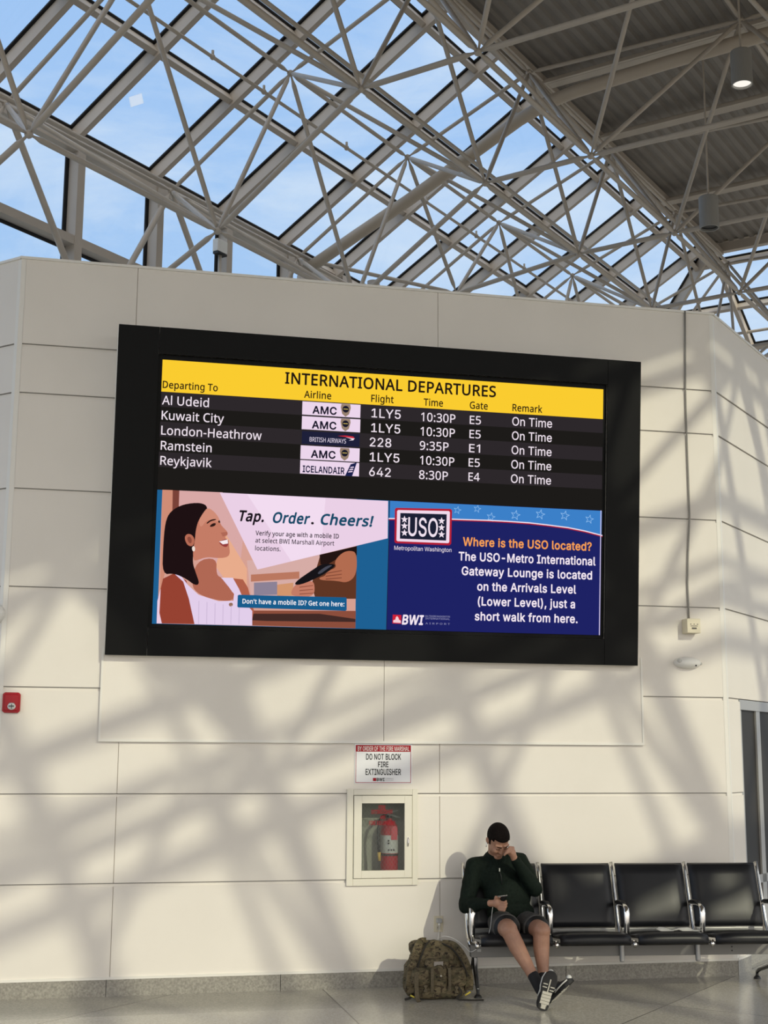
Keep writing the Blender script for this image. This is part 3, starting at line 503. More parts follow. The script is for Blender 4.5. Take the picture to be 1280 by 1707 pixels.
# corner strips, coping, base trim, stone base
for nm, x, sx in (('trim_1', XL, 1), ('trim_2', XR, -1)):
    mb = MB(); dv = LX if sx > 0 else RX
    mb.prism([(0, 0), (sx*0.036, 0), (sx*0.036, 0.08), (0, 0.12)], (x, 0, 0.135), (1, 0, 0), (0, 1, 0), (0, 0, 1), 0, ZT-0.135)
    P = [V3((x, -0.001, 0)), V3((x, -0.001, 0))+dv*0.034]
    nn = LN if sx > 0 else RN
    mb.obox((P[0]+P[1])/2+ZZ*(0.135+(ZT-0.135)/2)-nn*0.03, (P[1]-P[0])/2, nn*0.03, ZZ*(ZT-0.135)/2)
    tag(mb.build(nm, TRIM), 'pale vertical corner strip of the panelled wall', 'trim', kind='structure')
mb = MB(); mb.box((XL-0.01, -0.012, ZT), (XR+0.01, 0.23, ZT+0.02))
for p0, dv, nn, ln in (((XL, 0, ZT), LX, LN, 6.0), ((XR, 0, ZT), RX, RN, 7.0)):
    mb.obox(V3(p0)+dv*ln/2+ZZ*0.01-nn*0.1, dv*ln/2, nn*0.11, ZZ*0.01)
tag(mb.build('trim_3', TRIM), 'thin coping along the top of the panelled wall', 'trim', kind='structure')
mb = MB(); mb.box((XL, -0.014, 0.117), (XR, 0.0, 0.135))
mb.obox(V3((XR, 0, 0.126))+RX*0.167, RX*0.167, RN*0.012, ZZ*0.009)
tag(mb.build('trim_4', TRIM), 'thin white strip above the stone base', 'trim', kind='structure')
mb = MB(); js = [XL-0.005, 0.31, 1.58, 3.82, XR]
for a, b_ in zip(js[:-1], js[1:]): mb.box((a+0.002, -0.008, 0), (b_-0.002, 0.2, 0.117))
tag(mb.build('baseboard_front', TERR), 'grey terrazzo base under the white wall', 'baseboard', kind='structure')
mb = MB(); mb.obox(V3((XR, 0, 0.058))+RX*0.17-RN*0.09, RX*0.17, RN*0.098, ZZ*0.058)
mb.obox(V3((XR, 0, 0.058))+RX*3.7-RN*0.14, RX*3.3, RN*0.07, ZZ*0.058)
tag(mb.build('baseboard_right', TERR), 'grey terrazzo base turning the corner', 'baseboard', kind='structure')

# framed dark doorway in the right hand wall
mb = MB(); fr = mat('anodised frame', (0.42, 0.41, 0.39), 0.4, 0.3); dk = mat('dark infill panel', (0.040, 0.037, 0.034), 0.5, spec=0.12); lowp = mat('brown kick panel', (0.10, 0.085, 0.075), 0.4)
def rb(k0, k1, z0, z1, n0, n1, m=0):
    mb.obox(V3((XR, 0, 0))+RX*(k0+k1)/2+RN*(n0+n1)/2+ZZ*(z0+z1)/2, RX*(k1-k0)/2, RN*(n1-n0)/2, ZZ*(z1-z0)/2, m)
rb(0.345, 0.44, 0.117, 2.20, -0.16, -0.025); rb(0.44, 0.46, 0.117, 2.20, -0.16, -0.036); rb(0.84, 0.95, 0.117, 2.20, -0.16, -0.02); rb(1.9, 2.0, 0.117, 2.20, -0.16, -0.02)
rb(0.345, 2.0, 2.12, 2.205, -0.16, -0.01); rb(0.46, 2.0, 0.66, 0.73, -0.16, -0.02)
d1o = tag(mb.build('door_1', fr), 'aluminium framed dark doorway in the wall behind the last seat', 'door', kind='structure')
mb = MB(); rb(0.46, 0.84, 0.73, 2.12, -0.07, -0.036); rb(0.95, 1.9, 0.73, 2.12, -0.07, -0.036); mb.build('infill_panel', dk, d1o)
mb = MB(); rb(0.46, 1.9, 0.117, 0.66, -0.07, -0.032); mb.build('kick_panel', lowp, d1o)

# ------------------------------------------------------------------ the roof: deck, skylights, clerestory
UM = -0.09                                             # the roof is symmetrical about u = UM/2
P_UZ = [(-4.067, 2.646), (-3.609, 2.908), (-3.257, 3.115), (-2.901, 3.315), (-2.74, 3.405)]
SLOPE = 0.5708; NSK = V3(-SLOPE*D2+ZZ); NSK = NSK/np.linalg.norm(NSK)
def zroof(u): return 2.646+SLOPE*(u+4.067)
TE = 8.46; T_A = -4.0
def mir(u, sgn): return u if sgn < 0 else UM-u

# corrugated deck
mb = MB(); u0, u1 = -2.735, UM+2.735; zd = 3.36; n = int((u1-u0)*S/0.21); du = (u1-u0)/n; prof = []
for i in range(n):
    a = u0+i*du
    prof += [(a, zd), (a+du*0.40, zd), (a+du*0.55, zd+0.014), (a+du*0.85, zd+0.014)]
prof.append((u1, zd)); prof += [(u1, zd+0.06), (u0, zd+0.06)]
k = len(prof)
mb.add([T(T_A, u, z) for u, z in prof]+[T(TE+0.05, u, z) for u, z in prof], [(i, (i+1) % k, k+(i+1) % k, k+i) for i in range(k)])
tag(mb.build('ceiling', DECK), 'dark ribbed metal roof deck', 'ceiling', kind='structure')

def frame_bar(mbm, mbg, a, b_, nrm, w=0.085, h=0.17, gw=0.17):
    """box mullion hung under the glass with a wider black gasket at the glass"""
    nrm = V3(nrm); a, b_ = V3(a), V3(b_)
    mbm.bar(a-nrm*(h/2+0.03), b_-nrm*(h/2+0.03), w, h, up=nrm)
    mbg.bar(a-nrm*0.014, b_-nrm*0.014, gw, 0.02, up=nrm)
RAFT = [3.414+0.5*i for i in range(-14, 12)]
def skylight(name, sgn, label):
    root = thing(name, T(4, mir(-4.067, sgn), 2.6), label, 'skylight', kind='structure')
    mm, mg, mp_ = MB(), MB(), MB()
    nr = NSK if sgn < 0 else V3(SLOPE*D2+ZZ)/np.linalg.norm(V3(SLOPE*D2+ZZ))
    def pt(t, u): return T(t, mir(u, sgn), zroof(u))
    for t_ in RAFT:
        if t_ < T_A: continue
        ulo = -4.067
        uhi = -2.735
        if t_ > TE: uhi = -2.735-(t_-TE)
        if uhi-ulo < 0.05: continue
        frame_bar(mm, mg, pt(t_, ulo), pt(t_, uhi), nr)
    for u, z in P_UZ:
        frame_bar(mm, mg, pt(T_A, u), pt(TE-2.735-u, u), nr, 0.08, 0.13, 0.15)
    frame_bar(mm, mg, pt(TE, -2.735), pt(TE+1.332, -4.067), nr, 0.10, 0.2, 0.2)          # hip
    q = [pt(T_A, -4.067), pt(TE+1.332, -4.067), pt(TE, -2.735), pt(T_A, -2.735)]
    mp_.add([p for p in q]+[p+nr*0.012 for p in q], [(0,3,2,1),(4,5,6,7),(0,1,5,4),(1,2,6,5),(2,3,7,6),(3,0,4,7)])
    mm.build('mullion', MULL, root); mg.build('gasket', GASKET, root); mp_.build('pane', SKYGLASS, root)
    return root
skylight('window_1', -1, 'sloping skylight of tinted panes above the wall')
skylight('window_2', 1, 'sloping skylight on the sunny side of the hall')
# end skylight beyond the hip
root = thing('window_3', T(9.5, -1, 2.6), 'end slope of the skylight beyond the hip', 'skylight', kind='structure')
mm, mg, mp_ = MB(), MB(), MB(); ne = V3(SLOPE*D1+ZZ); ne /= np.linalg.norm(ne)
def pe(t_, u): return T(t_, u, zroof(-4.067+(TE+1.332-t_)))
for i in range(-9, 10):
    u = -2.735+0.5*i; lo = TE+1.332; hi = TE if u > -2.735 else TE+(-2.735-u)
    if u < -4.0 or u > 2.6: continue
    frame_bar(mm, mg, pe(lo, u), pe(hi, u), ne)
for u_, z in P_UZ:
    tt = TE+(-2.735-u_)
    frame_bar(mm, mg, pe(tt, -2.735-(tt-TE)), pe(tt, 2.6), ne, 0.08, 0.13, 0.15)
q = [pe(TE+1.332, -4.067), pe(TE+1.332, 2.6), pe(TE, 2.6), pe(TE, -2.735)]
mp_.add(q+[p+ne*0.012 for p in q], [(0,3,2,1),(4,5,6,7),(0,1,5,4),(1,2,6,5),(2,3,7,6),(3,0,4,7)])
mm.build('mullion', MULL, root); mg.build('gasket', GASKET, root); mp_.build('pane', SKYGLASS, root)

# clerestory under the eave
def clerestory(name, sgn, label):
    root = thing(name, T(4, mir(-4.09, sgn), 1.3), label, 'window', kind='structure')
    mm, mg, mp_ = MB(), MB(), MB(); uu = mir(-4.09, sgn); s2 = -1 if sgn < 0 else 1
    nrm = D2*s2
    for i in range(-15, 12):
        t_ = 3.945+0.51*i
        if t_ < T_A: continue
        frame_bar(mm, mg, T(t_, uu, 1.2), T(t_, uu, 2.62), nrm, 0.13, 0.17, 0.24)
    frame_bar(mm, mg, T(T_A, uu, 2.145), T(5.3, uu, 2.145), nrm, 0.12, 0.16, 0.2)
    frame_bar(mm, mg, T(T_A, uu, 1.25), T(9.7, uu, 1.25), nrm, 0.12, 0.16, 0.2)
    q = [T(T_A, uu, 1.2), T(9.7, uu, 1.2), T(9.7, uu, 2.62), T(T_A, uu, 2.62)]
    mp_.add(q+[p+nrm*0.012 for p in q], [(0,3,2,1),(4,5,6,7),(0,1,5,4),(1,2,6,5),(2,3,7,6),(3,0,4,7)])
    # eave beam and gutter
    mm.bar(T(T_A, mir(-4.05, sgn), 2.575), T(9.75, mir(-4.05, sgn), 2.575), 0.12, 0.16)
    mm.build('mullion', MULL, root); mg.build('gasket', GASKET, root); mp_.build('pane', SKYGLASS, root)
    return root
clerestory('window_4', -1, 'tall clerestory windows under the skylight eave behind the wall')
clerestory('window_5', 1, 'clerestory windows on the sunny side of the hall')

# ------------------------------------------------------------------ space frame
TR = {'T0': (-3.97, 2.55), 'T1': (-3.30, 2.95), 'T2': (-2.62, 3.22), 'T3': (-1.59, 3.18), 'T4': (-0.56, 3.18)}
BR = {'B0': (-3.93, 1.734), 'B1': (-3.275, 2.04), 'B2': (-2.60, 2.464), 'B3': (-2.10, 2.47), 'B4': (-1.08, 2.47), 'B5': (-0.045, 2.47)}
TT = [3.46+i for i in range(-2, 6)]; BT = [2.96+i for i in range(-1, 6)]
def frame_members(TT, BT):
    nodes, mem = {}, []
    for r, (u, z) in TR.items():
        for i, t_ in enumerate(TT): nodes[(r, i)] = (t_, u, z)
    for r, (u, z) in BR.items():
        for i, t_ in enumerate(BT): nodes[(r, i)] = (t_, u, z)
    def m_(a, b_, r=0.034):
        if a in nodes and b_ in nodes: mem.append((a, b_, r))
    for r in TR:
        for i in range(len(TT)-1): m_((r, i), (r, i+1), 0.030)
    for r in BR:
        for i in range(len(BT)-1):
            if r != 'B0': m_((r, i), (r, i+1), 0.040 if r == 'B2' else 0.034)
    tk, bk = list(TR), list(BR)
    for a, b_ in zip(tk[:-1], tk[1:]):
        for i in range(len(TT)): m_((a, i), (b_, i), 0.030)
    for a, b_ in zip(bk[:-1], bk[1:]):
        for i in range(len(BT)): m_((a, i), (b_, i), 0.036)
    # a bottom node lies half a module on from the top node of the same number plus off
    off = round((BT[0]-TT[0])-0.5)
    for i in range(len(BT)):
        ti = i+off
        for j, bn in enumerate(bk[:5]):
            for tj in (j-1, j):
                if 0 <= tj < 5:
                    for e in (ti, ti+1): m_((bn, i), ('T%d' % tj, e), 0.043 if bn == 'B0' else 0.031)
    return nodes, mem
nodes, mem = frame_members(TT, BT)
i5 = BT.index(5.96)
nodes[('B1', i5)] = (5.918, -3.275, 2.367)             # the lower chord steps up past the eave
def to_px(p):
    d = V3(p)-CAM; w = d @ FW
    return (640+F_PX*(d @ RT)/w, 853.5-F_PX*(d @ UP)/w) if w > 0.1 else (-9e9, -9e9)
def seen(a, b_):
    k = 0; L_ = 0
    for f in np.linspace(0, 1, 9):
        x, y = to_px(a+(b_-a)*f); k += (0 <= x <= 1280 and -5 <= y <= 500+max(0, (x-1190)*0.9))
    pa, pb = to_px(a), to_px(b_)
    return k/9*min(2000, math.hypot(pa[0]-pb[0], pa[1]-pb[1]))
def strut(mb, a, b_, r):
    d = b_-a; ln = np.linalg.norm(d); d = d/ln
    mb.tube([a+d*0.04, a+d*0.09, a+d*0.17, b_-d*0.17, b_-d*0.09, b_-d*0.04], [r*0.4, r*0.5, r, r, r*0.5, r*0.4], 10)
sf = thing('space_frame', T(4.96, -2.6, 2.4), 'pale tubular space frame spanning under the skylight and roof deck', 'roof truss')
# end bay round the hip: the frame turns the corner along the far end
EN = {}
for i, u in enumerate((-2.62, -1.59, -0.56, 0.47)): EN[('E2', i)] = (TE, u, 3.22 if i == 0 else 3.18)
for i, u in enumerate((-3.30, -2.10, -1.07, -0.04)): EN[('E1', i)] = (TE+0.70, u, 2.95)
for i, u in enumerate((-3.97, -2.10, -1.07, -0.04)): EN[('E0', i)] = (TE+1.37, u, 2.55)
for i, u in enumerate((-2.60, -1.59, -0.56)): EN[('F2', i)] = (TE-0.1+0.12, u, 2.464)
for i, u in enumerate((-3.275, -2.1, -1.07)): EN[('F1', i)] = (TE+0.62, u, 2.04)
nodes.update(EN)
for r in ('E2', 'E1', 'E0', 'F2', 'F1'):
    n_ = len([k_ for k_ in EN if k_[0] == r])
    for i in range(n_-1): mem.append(((r, i), (r, i+1), 0.032))
for i in range(4): mem += [(('E2', i), ('E1', i), 0.03), (('E1', i), ('E0', i), 0.03)]
for i in range(3): mem += [(('F2', i), ('F1', i), 0.034), (('F2', i), ('E2', i), 0.03), (('F2', i), ('E1', i), 0.03), (('F1', i), ('E1', i), 0.03), (('F1', i), ('E0', i), 0.03), (('F2', i), ('E2', i+1), 0.03), (('F2', i), ('E1', i+1), 0.03), (('F1', i), ('E1', i+1), 0.03)]
lastB = len(BT)-1
mem += [(('B2', lastB), ('F2', 0), 0.036), (('B1', lastB), ('F1', 0), 0.034), (('B3', lastB), ('F2', 0), 0.03), (('B3', lastB), ('F2', 1), 0.03)]
rank = sorted(range(len(mem)), key=lambda i: -seen(T(*nodes[mem[i][0]]), T(*nodes[mem[i][1]])))
rest = MB()
for n_, i in enumerate(rank):
    a, b_, r = mem[i]; A, B = T(*nodes[a]), T(*nodes[b_])
    if np.linalg.norm(A-B) < 0.5: continue
    if n_ < 100:
        mb = MB(); strut(mb, A, B, r); mb.build('tube', STEEL, sf, smooth=True)
    else: strut(rest, A, B, r)
o = rest.build('tube', STEEL, sf, smooth=True); o['kind'] = 'stuff'
used = {k_ for a, b_, r in mem for k_ in (a, b_)}
for k_ in sorted(used):
    p = T(*nodes[k_]); x, y = to_px(p)
    if -200 < x < 1480 and -300 < y < 640:
        mb = MB(); mb.ball(p, 0.047, 12, 8); mb.build('node', STEEL, sf, smooth=True)
# matching frame on the sunny side, behind the viewer, tubes thickened for wall shadows
mb = MB(); TT2 = [3.315+i for i in range(-7, 6)]; BT2 = [2.815+i for i in range(-6, 6)]
n2, m2_ = frame_members(TT2, BT2)
for a, b_, r in m2_:
    A, B = n2[a], n2[b_]
    if a[0] in ('T4', 'B5') and b_[0] in ('T4', 'B5'): continue
    strut(mb, T(A[0], UM-A[1], A[2]), T(B[0], UM-B[1], B[2]), r*1.8)
for k_ in n2: mb.ball(T(n2[k_][0], UM-n2[k_][1], n2[k_][2]), 0.07, 8, 6)
tag(mb.build('roof_truss', STEEL, smooth=True), 'tubular roof truss on the sunny side of the hall', 'roof truss', kind='structure')

# fat rib pipe following the roof, its deck purlins and conduits
mb = MB(); rib = [(-3.945, 2.46), (-3.60, 2.60), (-3.28, 2.725), (-2.95, 2.87), (-2.676, 2.99), (-2.52, 3.04), (-2.38, 3.058), (-1.937, 3.075), (-1.527, 3.08), (-0.5, 3.08), (0.4, 3.08)]
mb.tube([T(5.46, u, z) for u, z in rib], 0.095, 16)
tag(mb.build('rib_pipe', mat('tan pipe paint', (0.50, 0.42, 0.33), 0.35), smooth=True), 'fat tan pipe rising under the skylight and along the dark deck', 'pipe')
for n_, (t_, lab) in enumerate(((4.46, 'painted deck beam nearest the top edge over the roof deck ribs'), (5.75, 'painted deck beam beside the fat tan pipe'), (6.46, 'painted deck beam above the chord between the two can lights'), (7.46, 'painted deck beam just behind the unlit hanging can light'))):
    mb = MB(); mb.bar(T(t_, -2.72, 3.30), T(t_, 2.6, 3.30), 0.16, 0.09); mb.bar(T(t_-0.06, -2.72, 3.28), T(t_-0.06, 2.6, 3.28), 0.05, 0.05)
    tag(mb.build('deck_beam', STEEL), lab, 'beam', group='beams under the roof deck')
mb = MB(); mb.bar(T(T_A, -2.735, 3.35), T(TE, -2.735, 3.35), 0.14, 0.30); mb.bar(T(T_A, -2.66, 3.30), T(TE, -2.66, 3.30), 0.08, 0.10)
mb.bar(T(TE, -2.735, 3.35), T(TE, 2.6, 3.35), 0.14, 0.30); mb.bar(T(T_A, UM+2.735, 3.35), T(TE, UM+2.735, 3.35), 0.14, 0.30)
tag(mb.build('ridge_beam', MULL), 'ridge beam where the skylight meets the roof deck', 'beam', kind='structure')
def pipe(name, pts, r, lab, m=STEEL, clips=()):
    mb = MB(); mb.tube([T(*p) for p in pts], r, 10)
    for t_ in clips:
        p0 = V3(pts[0]); p1 = V3(pts[-1]); f = (t_-p0[0])/(p1[0]-p0[0]); q = T(*(p0+(p1-p0)*f))
        mb.tube([q, q+ZZ*0.09], 0.018, 8); mb.ball(q, r*1.6, 8, 6)
    tag(mb.build(name, m, smooth=True), lab, 'pipe')
pipe('sprinkler_pipe', [(1.5, -3.36, 2.83), (9.0, -3.36, 2.83)], 0.024, 'thin sprinkler pipe with small upright heads under the skylight', clips=(4.0, 4.35, 5.0, 5.75, 6.3, 6.9))
pipe('conduit', [(1.5, -2.92, 2.83), (9.0, -2.92, 2.83)], 0.030, 'steel conduit running beside the long lower chord of the space frame')
pipe('conduit', [(5.63, -1.75, 3.16), (5.63, 0.4, 3.16)], 0.018, 'thin dark conduit beside the fat tan pipe on the deck', mat('dark conduit', (0.16, 0.145, 0.13), 0.5))
pipe('gutter_pipe', [(1.5, -3.90, 2.53), (5.5, -3.90, 2.53)], 0.03, 'pale pipe running along the eave above the clerestory')
mb = MB(); mb.tube([T(5.38, -3.85, 1.2), T(5.38, -3.85, 2.40)], 0.16, 20); mb.tube([T(5.62, -3.6, 1.2), T(5.62, -3.6, 2.40)], 0.10, 16)
tag(mb.build('column', STEEL, smooth=True), 'tan round column standing behind the wall at the end of the clerestory', 'column')
cb = T(4.885, -4.02, 2.43)
bx = thing('junction_box', cb, 'small square box on a conduit in front of the clerestory mullion', 'junction box')
mb = MB(); mb.obox(cb, D1*0.115, D2*0.05, ZZ*0.095); mb.build('box', WHITE, bx, bevel=0.006)
mb = MB(); mb.obox(cb-ZZ*0.115, D1*0.105, D2*0.05, ZZ*0.016); mb.build('lid', BLACK, bx)
mb = MB(); mb.tube([cb-ZZ*0.12, cb-ZZ*3], 0.028, 10); mb.build('conduit', STEEL, bx, smooth=True)
PT = (4.045, -3.822)  # pale translucent patch put in as a sun reflection on the glass
nl = thing('pane_glint', T(PT[0], PT[1], zroof(PT[1])), 'white square standing in for a sun reflection in a skylight pane', 'paper')
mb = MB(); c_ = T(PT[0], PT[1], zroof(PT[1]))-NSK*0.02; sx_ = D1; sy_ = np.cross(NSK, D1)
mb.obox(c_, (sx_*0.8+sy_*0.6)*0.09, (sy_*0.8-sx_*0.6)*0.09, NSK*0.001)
wp = bpy.data.materials.new('white glint patch'); wp.use_nodes = True; t = wp.node_tree; t.nodes.clear()
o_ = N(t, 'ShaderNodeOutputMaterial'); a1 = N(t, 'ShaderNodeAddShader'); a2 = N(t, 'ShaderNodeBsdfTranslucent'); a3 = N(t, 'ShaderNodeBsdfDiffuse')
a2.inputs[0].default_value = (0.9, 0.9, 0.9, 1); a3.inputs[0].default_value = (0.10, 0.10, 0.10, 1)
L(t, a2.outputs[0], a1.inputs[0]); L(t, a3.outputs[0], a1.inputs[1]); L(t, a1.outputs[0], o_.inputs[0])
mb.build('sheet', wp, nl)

# can lights on the deck
def can(p, top, lit, lab):
    t_ = thing('can_light', p, lab, 'ceiling light', 'can lights under the roof deck'); p = V3(p)
    mb = MB(); mb.lathe(p, [(0.0, 0.46), (0.13, 0.46), (0.135, 0.45), (0.135, 0.0), (0.118, 0.0), (0.118, 0.06), (0.10, 0.09), (0.0, 0.10)], 28)
    mb.build('housing', mat('grey can paint', (0.30, 0.29, 0.27), 0.5), t_, smooth=False, fix=False)
    mb = MB(); mb.lathe(p+ZZ*0.03, [(0.0, 0.0), (0.115, 0.0), (0.115, 0.01), (0.0, 0.01)], 24)
    if lit: mb.build('lens', emit((255, 250, 240), 1.0), t_)
    else: mb.build('lens', BLACK, t_)
    mb = MB(); mb.tube([p+ZZ*0.46, V3((p[0], p[1], top))], 0.014, 8)
    mb.build('stem', STEEL, t_)
    if lit:
        ld = bpy.data.lights.new('downlight', 'SPOT'); ld.energy = 120; ld.spot_size = math.radians(80); ld.color = (1, 0.93, 0.82); ld.shadow_soft_size = 0.1
        lo = bpy.data.objects.new('downlight', ld); COL.objects.link(lo); lo.parent = t_; lo.location = (0, 0, 0.02)
can((8.0, 4.3, 10.20), 11.9, True, 'lit grey can light hanging beside the fat tan pipe')
can((8.38, 6.1, 9.0), 11.9, False, 'unlit grey can light hanging lower down near the end of the deck')

# ------------------------------------------------------------------ departures screen
TAU = 0.0951                                           # the screen leans forward at the top
SY = np.array([0, -math.sin(TAU), math.cos(TAU)]); SX = np.array([1.0, 0, 0]); SN = np.array([0, -math.cos(TAU), -math.sin(TAU)])
FO = np.array([0.201, -0.10, 2.447]); FWD, FHT = 4.248, 2.504
SO = np.array([0.541, -0.10, 2.689]); SW, SH = 3.587, 2.015
def ray_px(x, y): return FW+(x-640)/F_PX*RT-(y-853.5)/F_PX*UP
def scr(x, y):
    """a point read off the photographed screen -> metres along and up the screen"""
    d = ray_px(x, y); k = ((SO-CAM) @ SN)/(d @ SN); q = CAM+k*d-SO
    return float(q @ SX), float(q @ SY)
bd = thing('departures_board', (2.3, -0.1, 2.447), 'large black framed departures screen leaning out from the white wall', 'screen')
mb = MB()                                              # white carcass behind the black face
def fpt(u, v, n): return FO+u*SX+v*SY+n*SN
a, b_ = [fpt(0, 0, -0.062), fpt(FWD, 0, -0.062), fpt(FWD, FHT, -0.062), fpt(0, FHT, -0.062)], []
a = [p for p in a]; b_ = [V3((p[0], 0.0, p[2])) for p in a]
mb.add(a+b_, [(0,1,2,3),(7,6,5,4),(0,4,5,1),(1,5,6,2),(2,6,7,3),(3,7,4,0)])
for x0, x1, y0, y1 in ((0, .05, 0, FHT), (FWD-.05, FWD, 0, FHT), (.05, FWD-.05, 0, .05), (.05, FWD-.05, FHT-.05, FHT)):
    mb.prism([(x0, y0), (x1, y0), (x1, y1), (x0, y1)], FO, SX, SY, SN, -0.062, -0.012)
mb.build('housing', TRIM, bd)
u0, v0 = (SO-FO) @ SX, (SO-FO) @ SY; u1, v1 = u0+SW, v0+SH; g = 0.03
pl_f = (FO, SX, SY, SN)
def bez(x0, x1, y0, y1):
    mb = MB(); mb.prism([(x0+.0015, y0+.0015), (x1-.0015, y0+.0015), (x1-.0015, y1-.0015), (x0+.0015, y1-.0015)], *pl_f, -0.011, 0.0); mb.build('bezel', BEZEL, bd)
bez(0, u0-g, 0, FHT); bez(u1+g, FWD, 0, FHT); bez(u0-g, u1+g, v1+g*1.3, FHT); bez(u0-g, u1+g, 0, v0-g)
mb = MB(); mb.prism([(u0-g, v0-g), (u1+g, v0-g), (u1+g, v1+g*1.4), (u0-g, v1+g*1.4)], *pl_f, -0.06, -0.031); mb.build('backing', BEZEL, bd)
PLS = (SO, SX, SY, SN)
mb = MB(); mb.prism([(0, 0), (SW, 0), (SW, SH), (0, SH)], *PLS, -0.012, 0.0)
scn = mb.build('display', emit((29, 27, 25)), bd); scn['label'] = 'glowing display face'
EPS = 0.0008
def rect(x0, x1, y0, y1): return [(x0, y0), (x1, y0), (x1, y1), (x0, y1)]
def patch(name, polys, rgb, lvl, plane=PLS, parent=None, m=None):
    mb = MB()
    for p in polys:
        O, X, Y, Nn = plane
        mb.add([O+u*X+v*Y+lvl*EPS*Nn for u, v in p], [tuple(range(len(p)))])
    return mb.build(name, m or emit(rgb), parent if parent is not None else scn, fix=False)
def letters(name, s, xl, yl, xr, yr, cap, rgb, lvl, bold=0.0, shear=0.0, font='N'):
    """one line of screen lettering from its baseline ends and capital height"""
    ul, vl = scr(xl, yl); ur, vr = scr(xr, yr); um, vm = scr((xl+xr)/2, (yl+yr)/2-cap)
    mb = MB(); put_text(mb, PLS, s, ul, ur, (vl+vr)/2, vm-(vl+vr)/2, lvl*EPS, bold, shear, 0, font)
    return mb.build(name, emit(rgb), scn, fix=False)
vy = (scr(270, 652.9)[1]+scr(1008, 698.8)[1])/2
patch('title_band', [rect(0, SW, vy, SH)], (250, 204, 48), 1)
vb = (scr(263.7, 815.8)[1]+scr(1003.7, 851.6)[1])/2
rh = (scr(269, 674)[1]-scr(267, 774.5)[1])/4
for i in range(5):
    if i % 2 == 0: patch('row_band', [rect(0, SW, vy-rh*(i+1), vy-rh*i)], (45, 40, 43), 1)
K_ = (30, 22, 18)
letters('title_text', 'INTERNATIONAL DEPARTURES', 474.8, 639.3, 826.4, 661.7, 18, K_, 2, 0.034)
for s, a in (('Departing To', (271, 646.7, 362.8, 652.2)), ('Airline', (506.7, 663.2, 551.9, 665.4)), ('Flight', (618.5, 669.7, 656, 672)), ('Time', (705.9, 676.4, 738.2, 677.5)), ('Gate', (782.7, 681.2, 812.8, 682.6)), ('Remark', (853.9, 685.9, 903.5, 687.4))):
    letters('heading_text', s, *a, 11.5, K_, 2, 0.026)
WT = (240, 228, 238)
for i, (s, xr) in enumerate((('Al Udeid', 348), ('Kuwait City', 373), ('London-Heathrow', 435.8), ('Ramstein', 352.5), ('Reykjavik', 352.5))):
    yl = 674.4+25.05*i; letters('city_text', s, 269.9-0.75*i, yl, xr, yl+(xr-270)*0.054, 14.5, WT, 2, 0.010)
for i, (s, xl, xr, yb) in enumerate((('1LY5', 619, 667.7, 695.9), ('1LY5', 618.5, 667, 720.3), ('228', 616, 652, 744.0), ('1LY5', 616, 665.5, 768.8), ('642', 615, 651, 793.3))):
    letters('flight_text', s, xl, yb, xr, yb+(xr-xl)*0.045, 14.5, WT, 2, 0.010, 0, 'I')
for s, xl, xr, yb in (('10:30P', 701.5, 758.8, 702.3), ('10:30P', 700.6, 758, 726.3), ('9:35P', 699.3, 747.4, 749.8), ('10:30P', 699.7, 757, 774.3), ('8:30P', 698.2, 746.3, 798.4)):
    letters('time_text', s, xl, yb, xr, yb+(xr-xl)*0.043, 14.2, WT, 2, 0.010)
for s, xl, xr, yb in (('E5', 782.7, 801.4, 706.7), ('E5', 782.2, 801, 730.2), ('E1', 781.6, 800, 753.8), ('E5', 780.8, 799.6, 777.6), ('E4', 780.5, 799.2, 801.3)):
    letters('gate_text', s, xl, yb, xr, yb+0.7, 13.5, WT, 2, 0.010)
for i in range(5):
    yb = 709.8+23.8*i; letters('remark_text', 'On Time', 853.5-0.55*i, yb, 920-0.45*i, yb+2.7, 14, WT, 2, 0.010, 0, 'I')
# airline tiles
PK = (236, 214, 236)
def tile(xl, yt, xr, yb, rgb):
    a = scr(xl, yt); b_ = scr(xr, yb); patch('airline_tile', [rect(a[0], b_[0], b_[1], a[1])], rgb, 2); return a[0], b_[0], b_[1], a[1]
def disc(c, rx, ry, n=18): return [(c[0]+rx*math.cos(2*math.pi*i/n), c[1]+ry*math.sin(2*math.pi*i/n)) for i in range(n)]
for xl, yt, xr, yb, tl in ((504.1, 668.9, 600.3, 696.8, (520.6, 689, 561, 691.3)), (503.4, 693.4, 600, 721, (519.6, 713.8, 560.4, 716)), (501.2, 742.2, 598.9, 770.2, (518, 762.3, 559, 764.8))):
    x0, x1, y0, y1 = tile(xl, yt, xr, yb, PK); w, h = x1-x0, y1-y0
    letters('airline_text', 'AMC', *tl, 12, (24, 22, 40), 3, 0.05, 0, 'I')
    c = (x0+w*0.745, y0+h*0.52)
    patch('emblem', [[(c[0]-0.04, c[1]+0.02), (c[0]-0.035, c[1]+0.048), (c[0]+0.035, c[1]+0.048), (c[0]+0.04, c[1]+0.02), (c[0]+0.028, c[1]-0.03), (c[0], c[1]-0.052), (c[0]-0.028, c[1]-0.03)]], (150, 128, 110), 3)
    patch('emblem', [disc((c[0], c[1]+0.008), 0.026, 0.027)], (26, 26, 44), 4)
    patch('emblem', [rect(c[0]-0.018, c[0]+0.018, c[1]+0.006, c[1]+0.012)], (205, 180, 90), 5)
def z3(x, y): return scr(x/2.7234+170, y/2.7234+520)
x0, x1, y0, y1 = tile(503.4, 718.3, 598.9, 745.2, (30, 32, 58))
letters('airline_text', 'BRITISH AIRWAYS', 515.9, 736.2, 576.5, 739.2, 7.5, (225, 215, 235), 3)
patch('emblem', [[z3(1070, 563), z3(1105, 561), z3(1140, 566), z3(1147, 574), z3(1135, 574), z3(1105, 568)]], (205, 40, 60), 3)
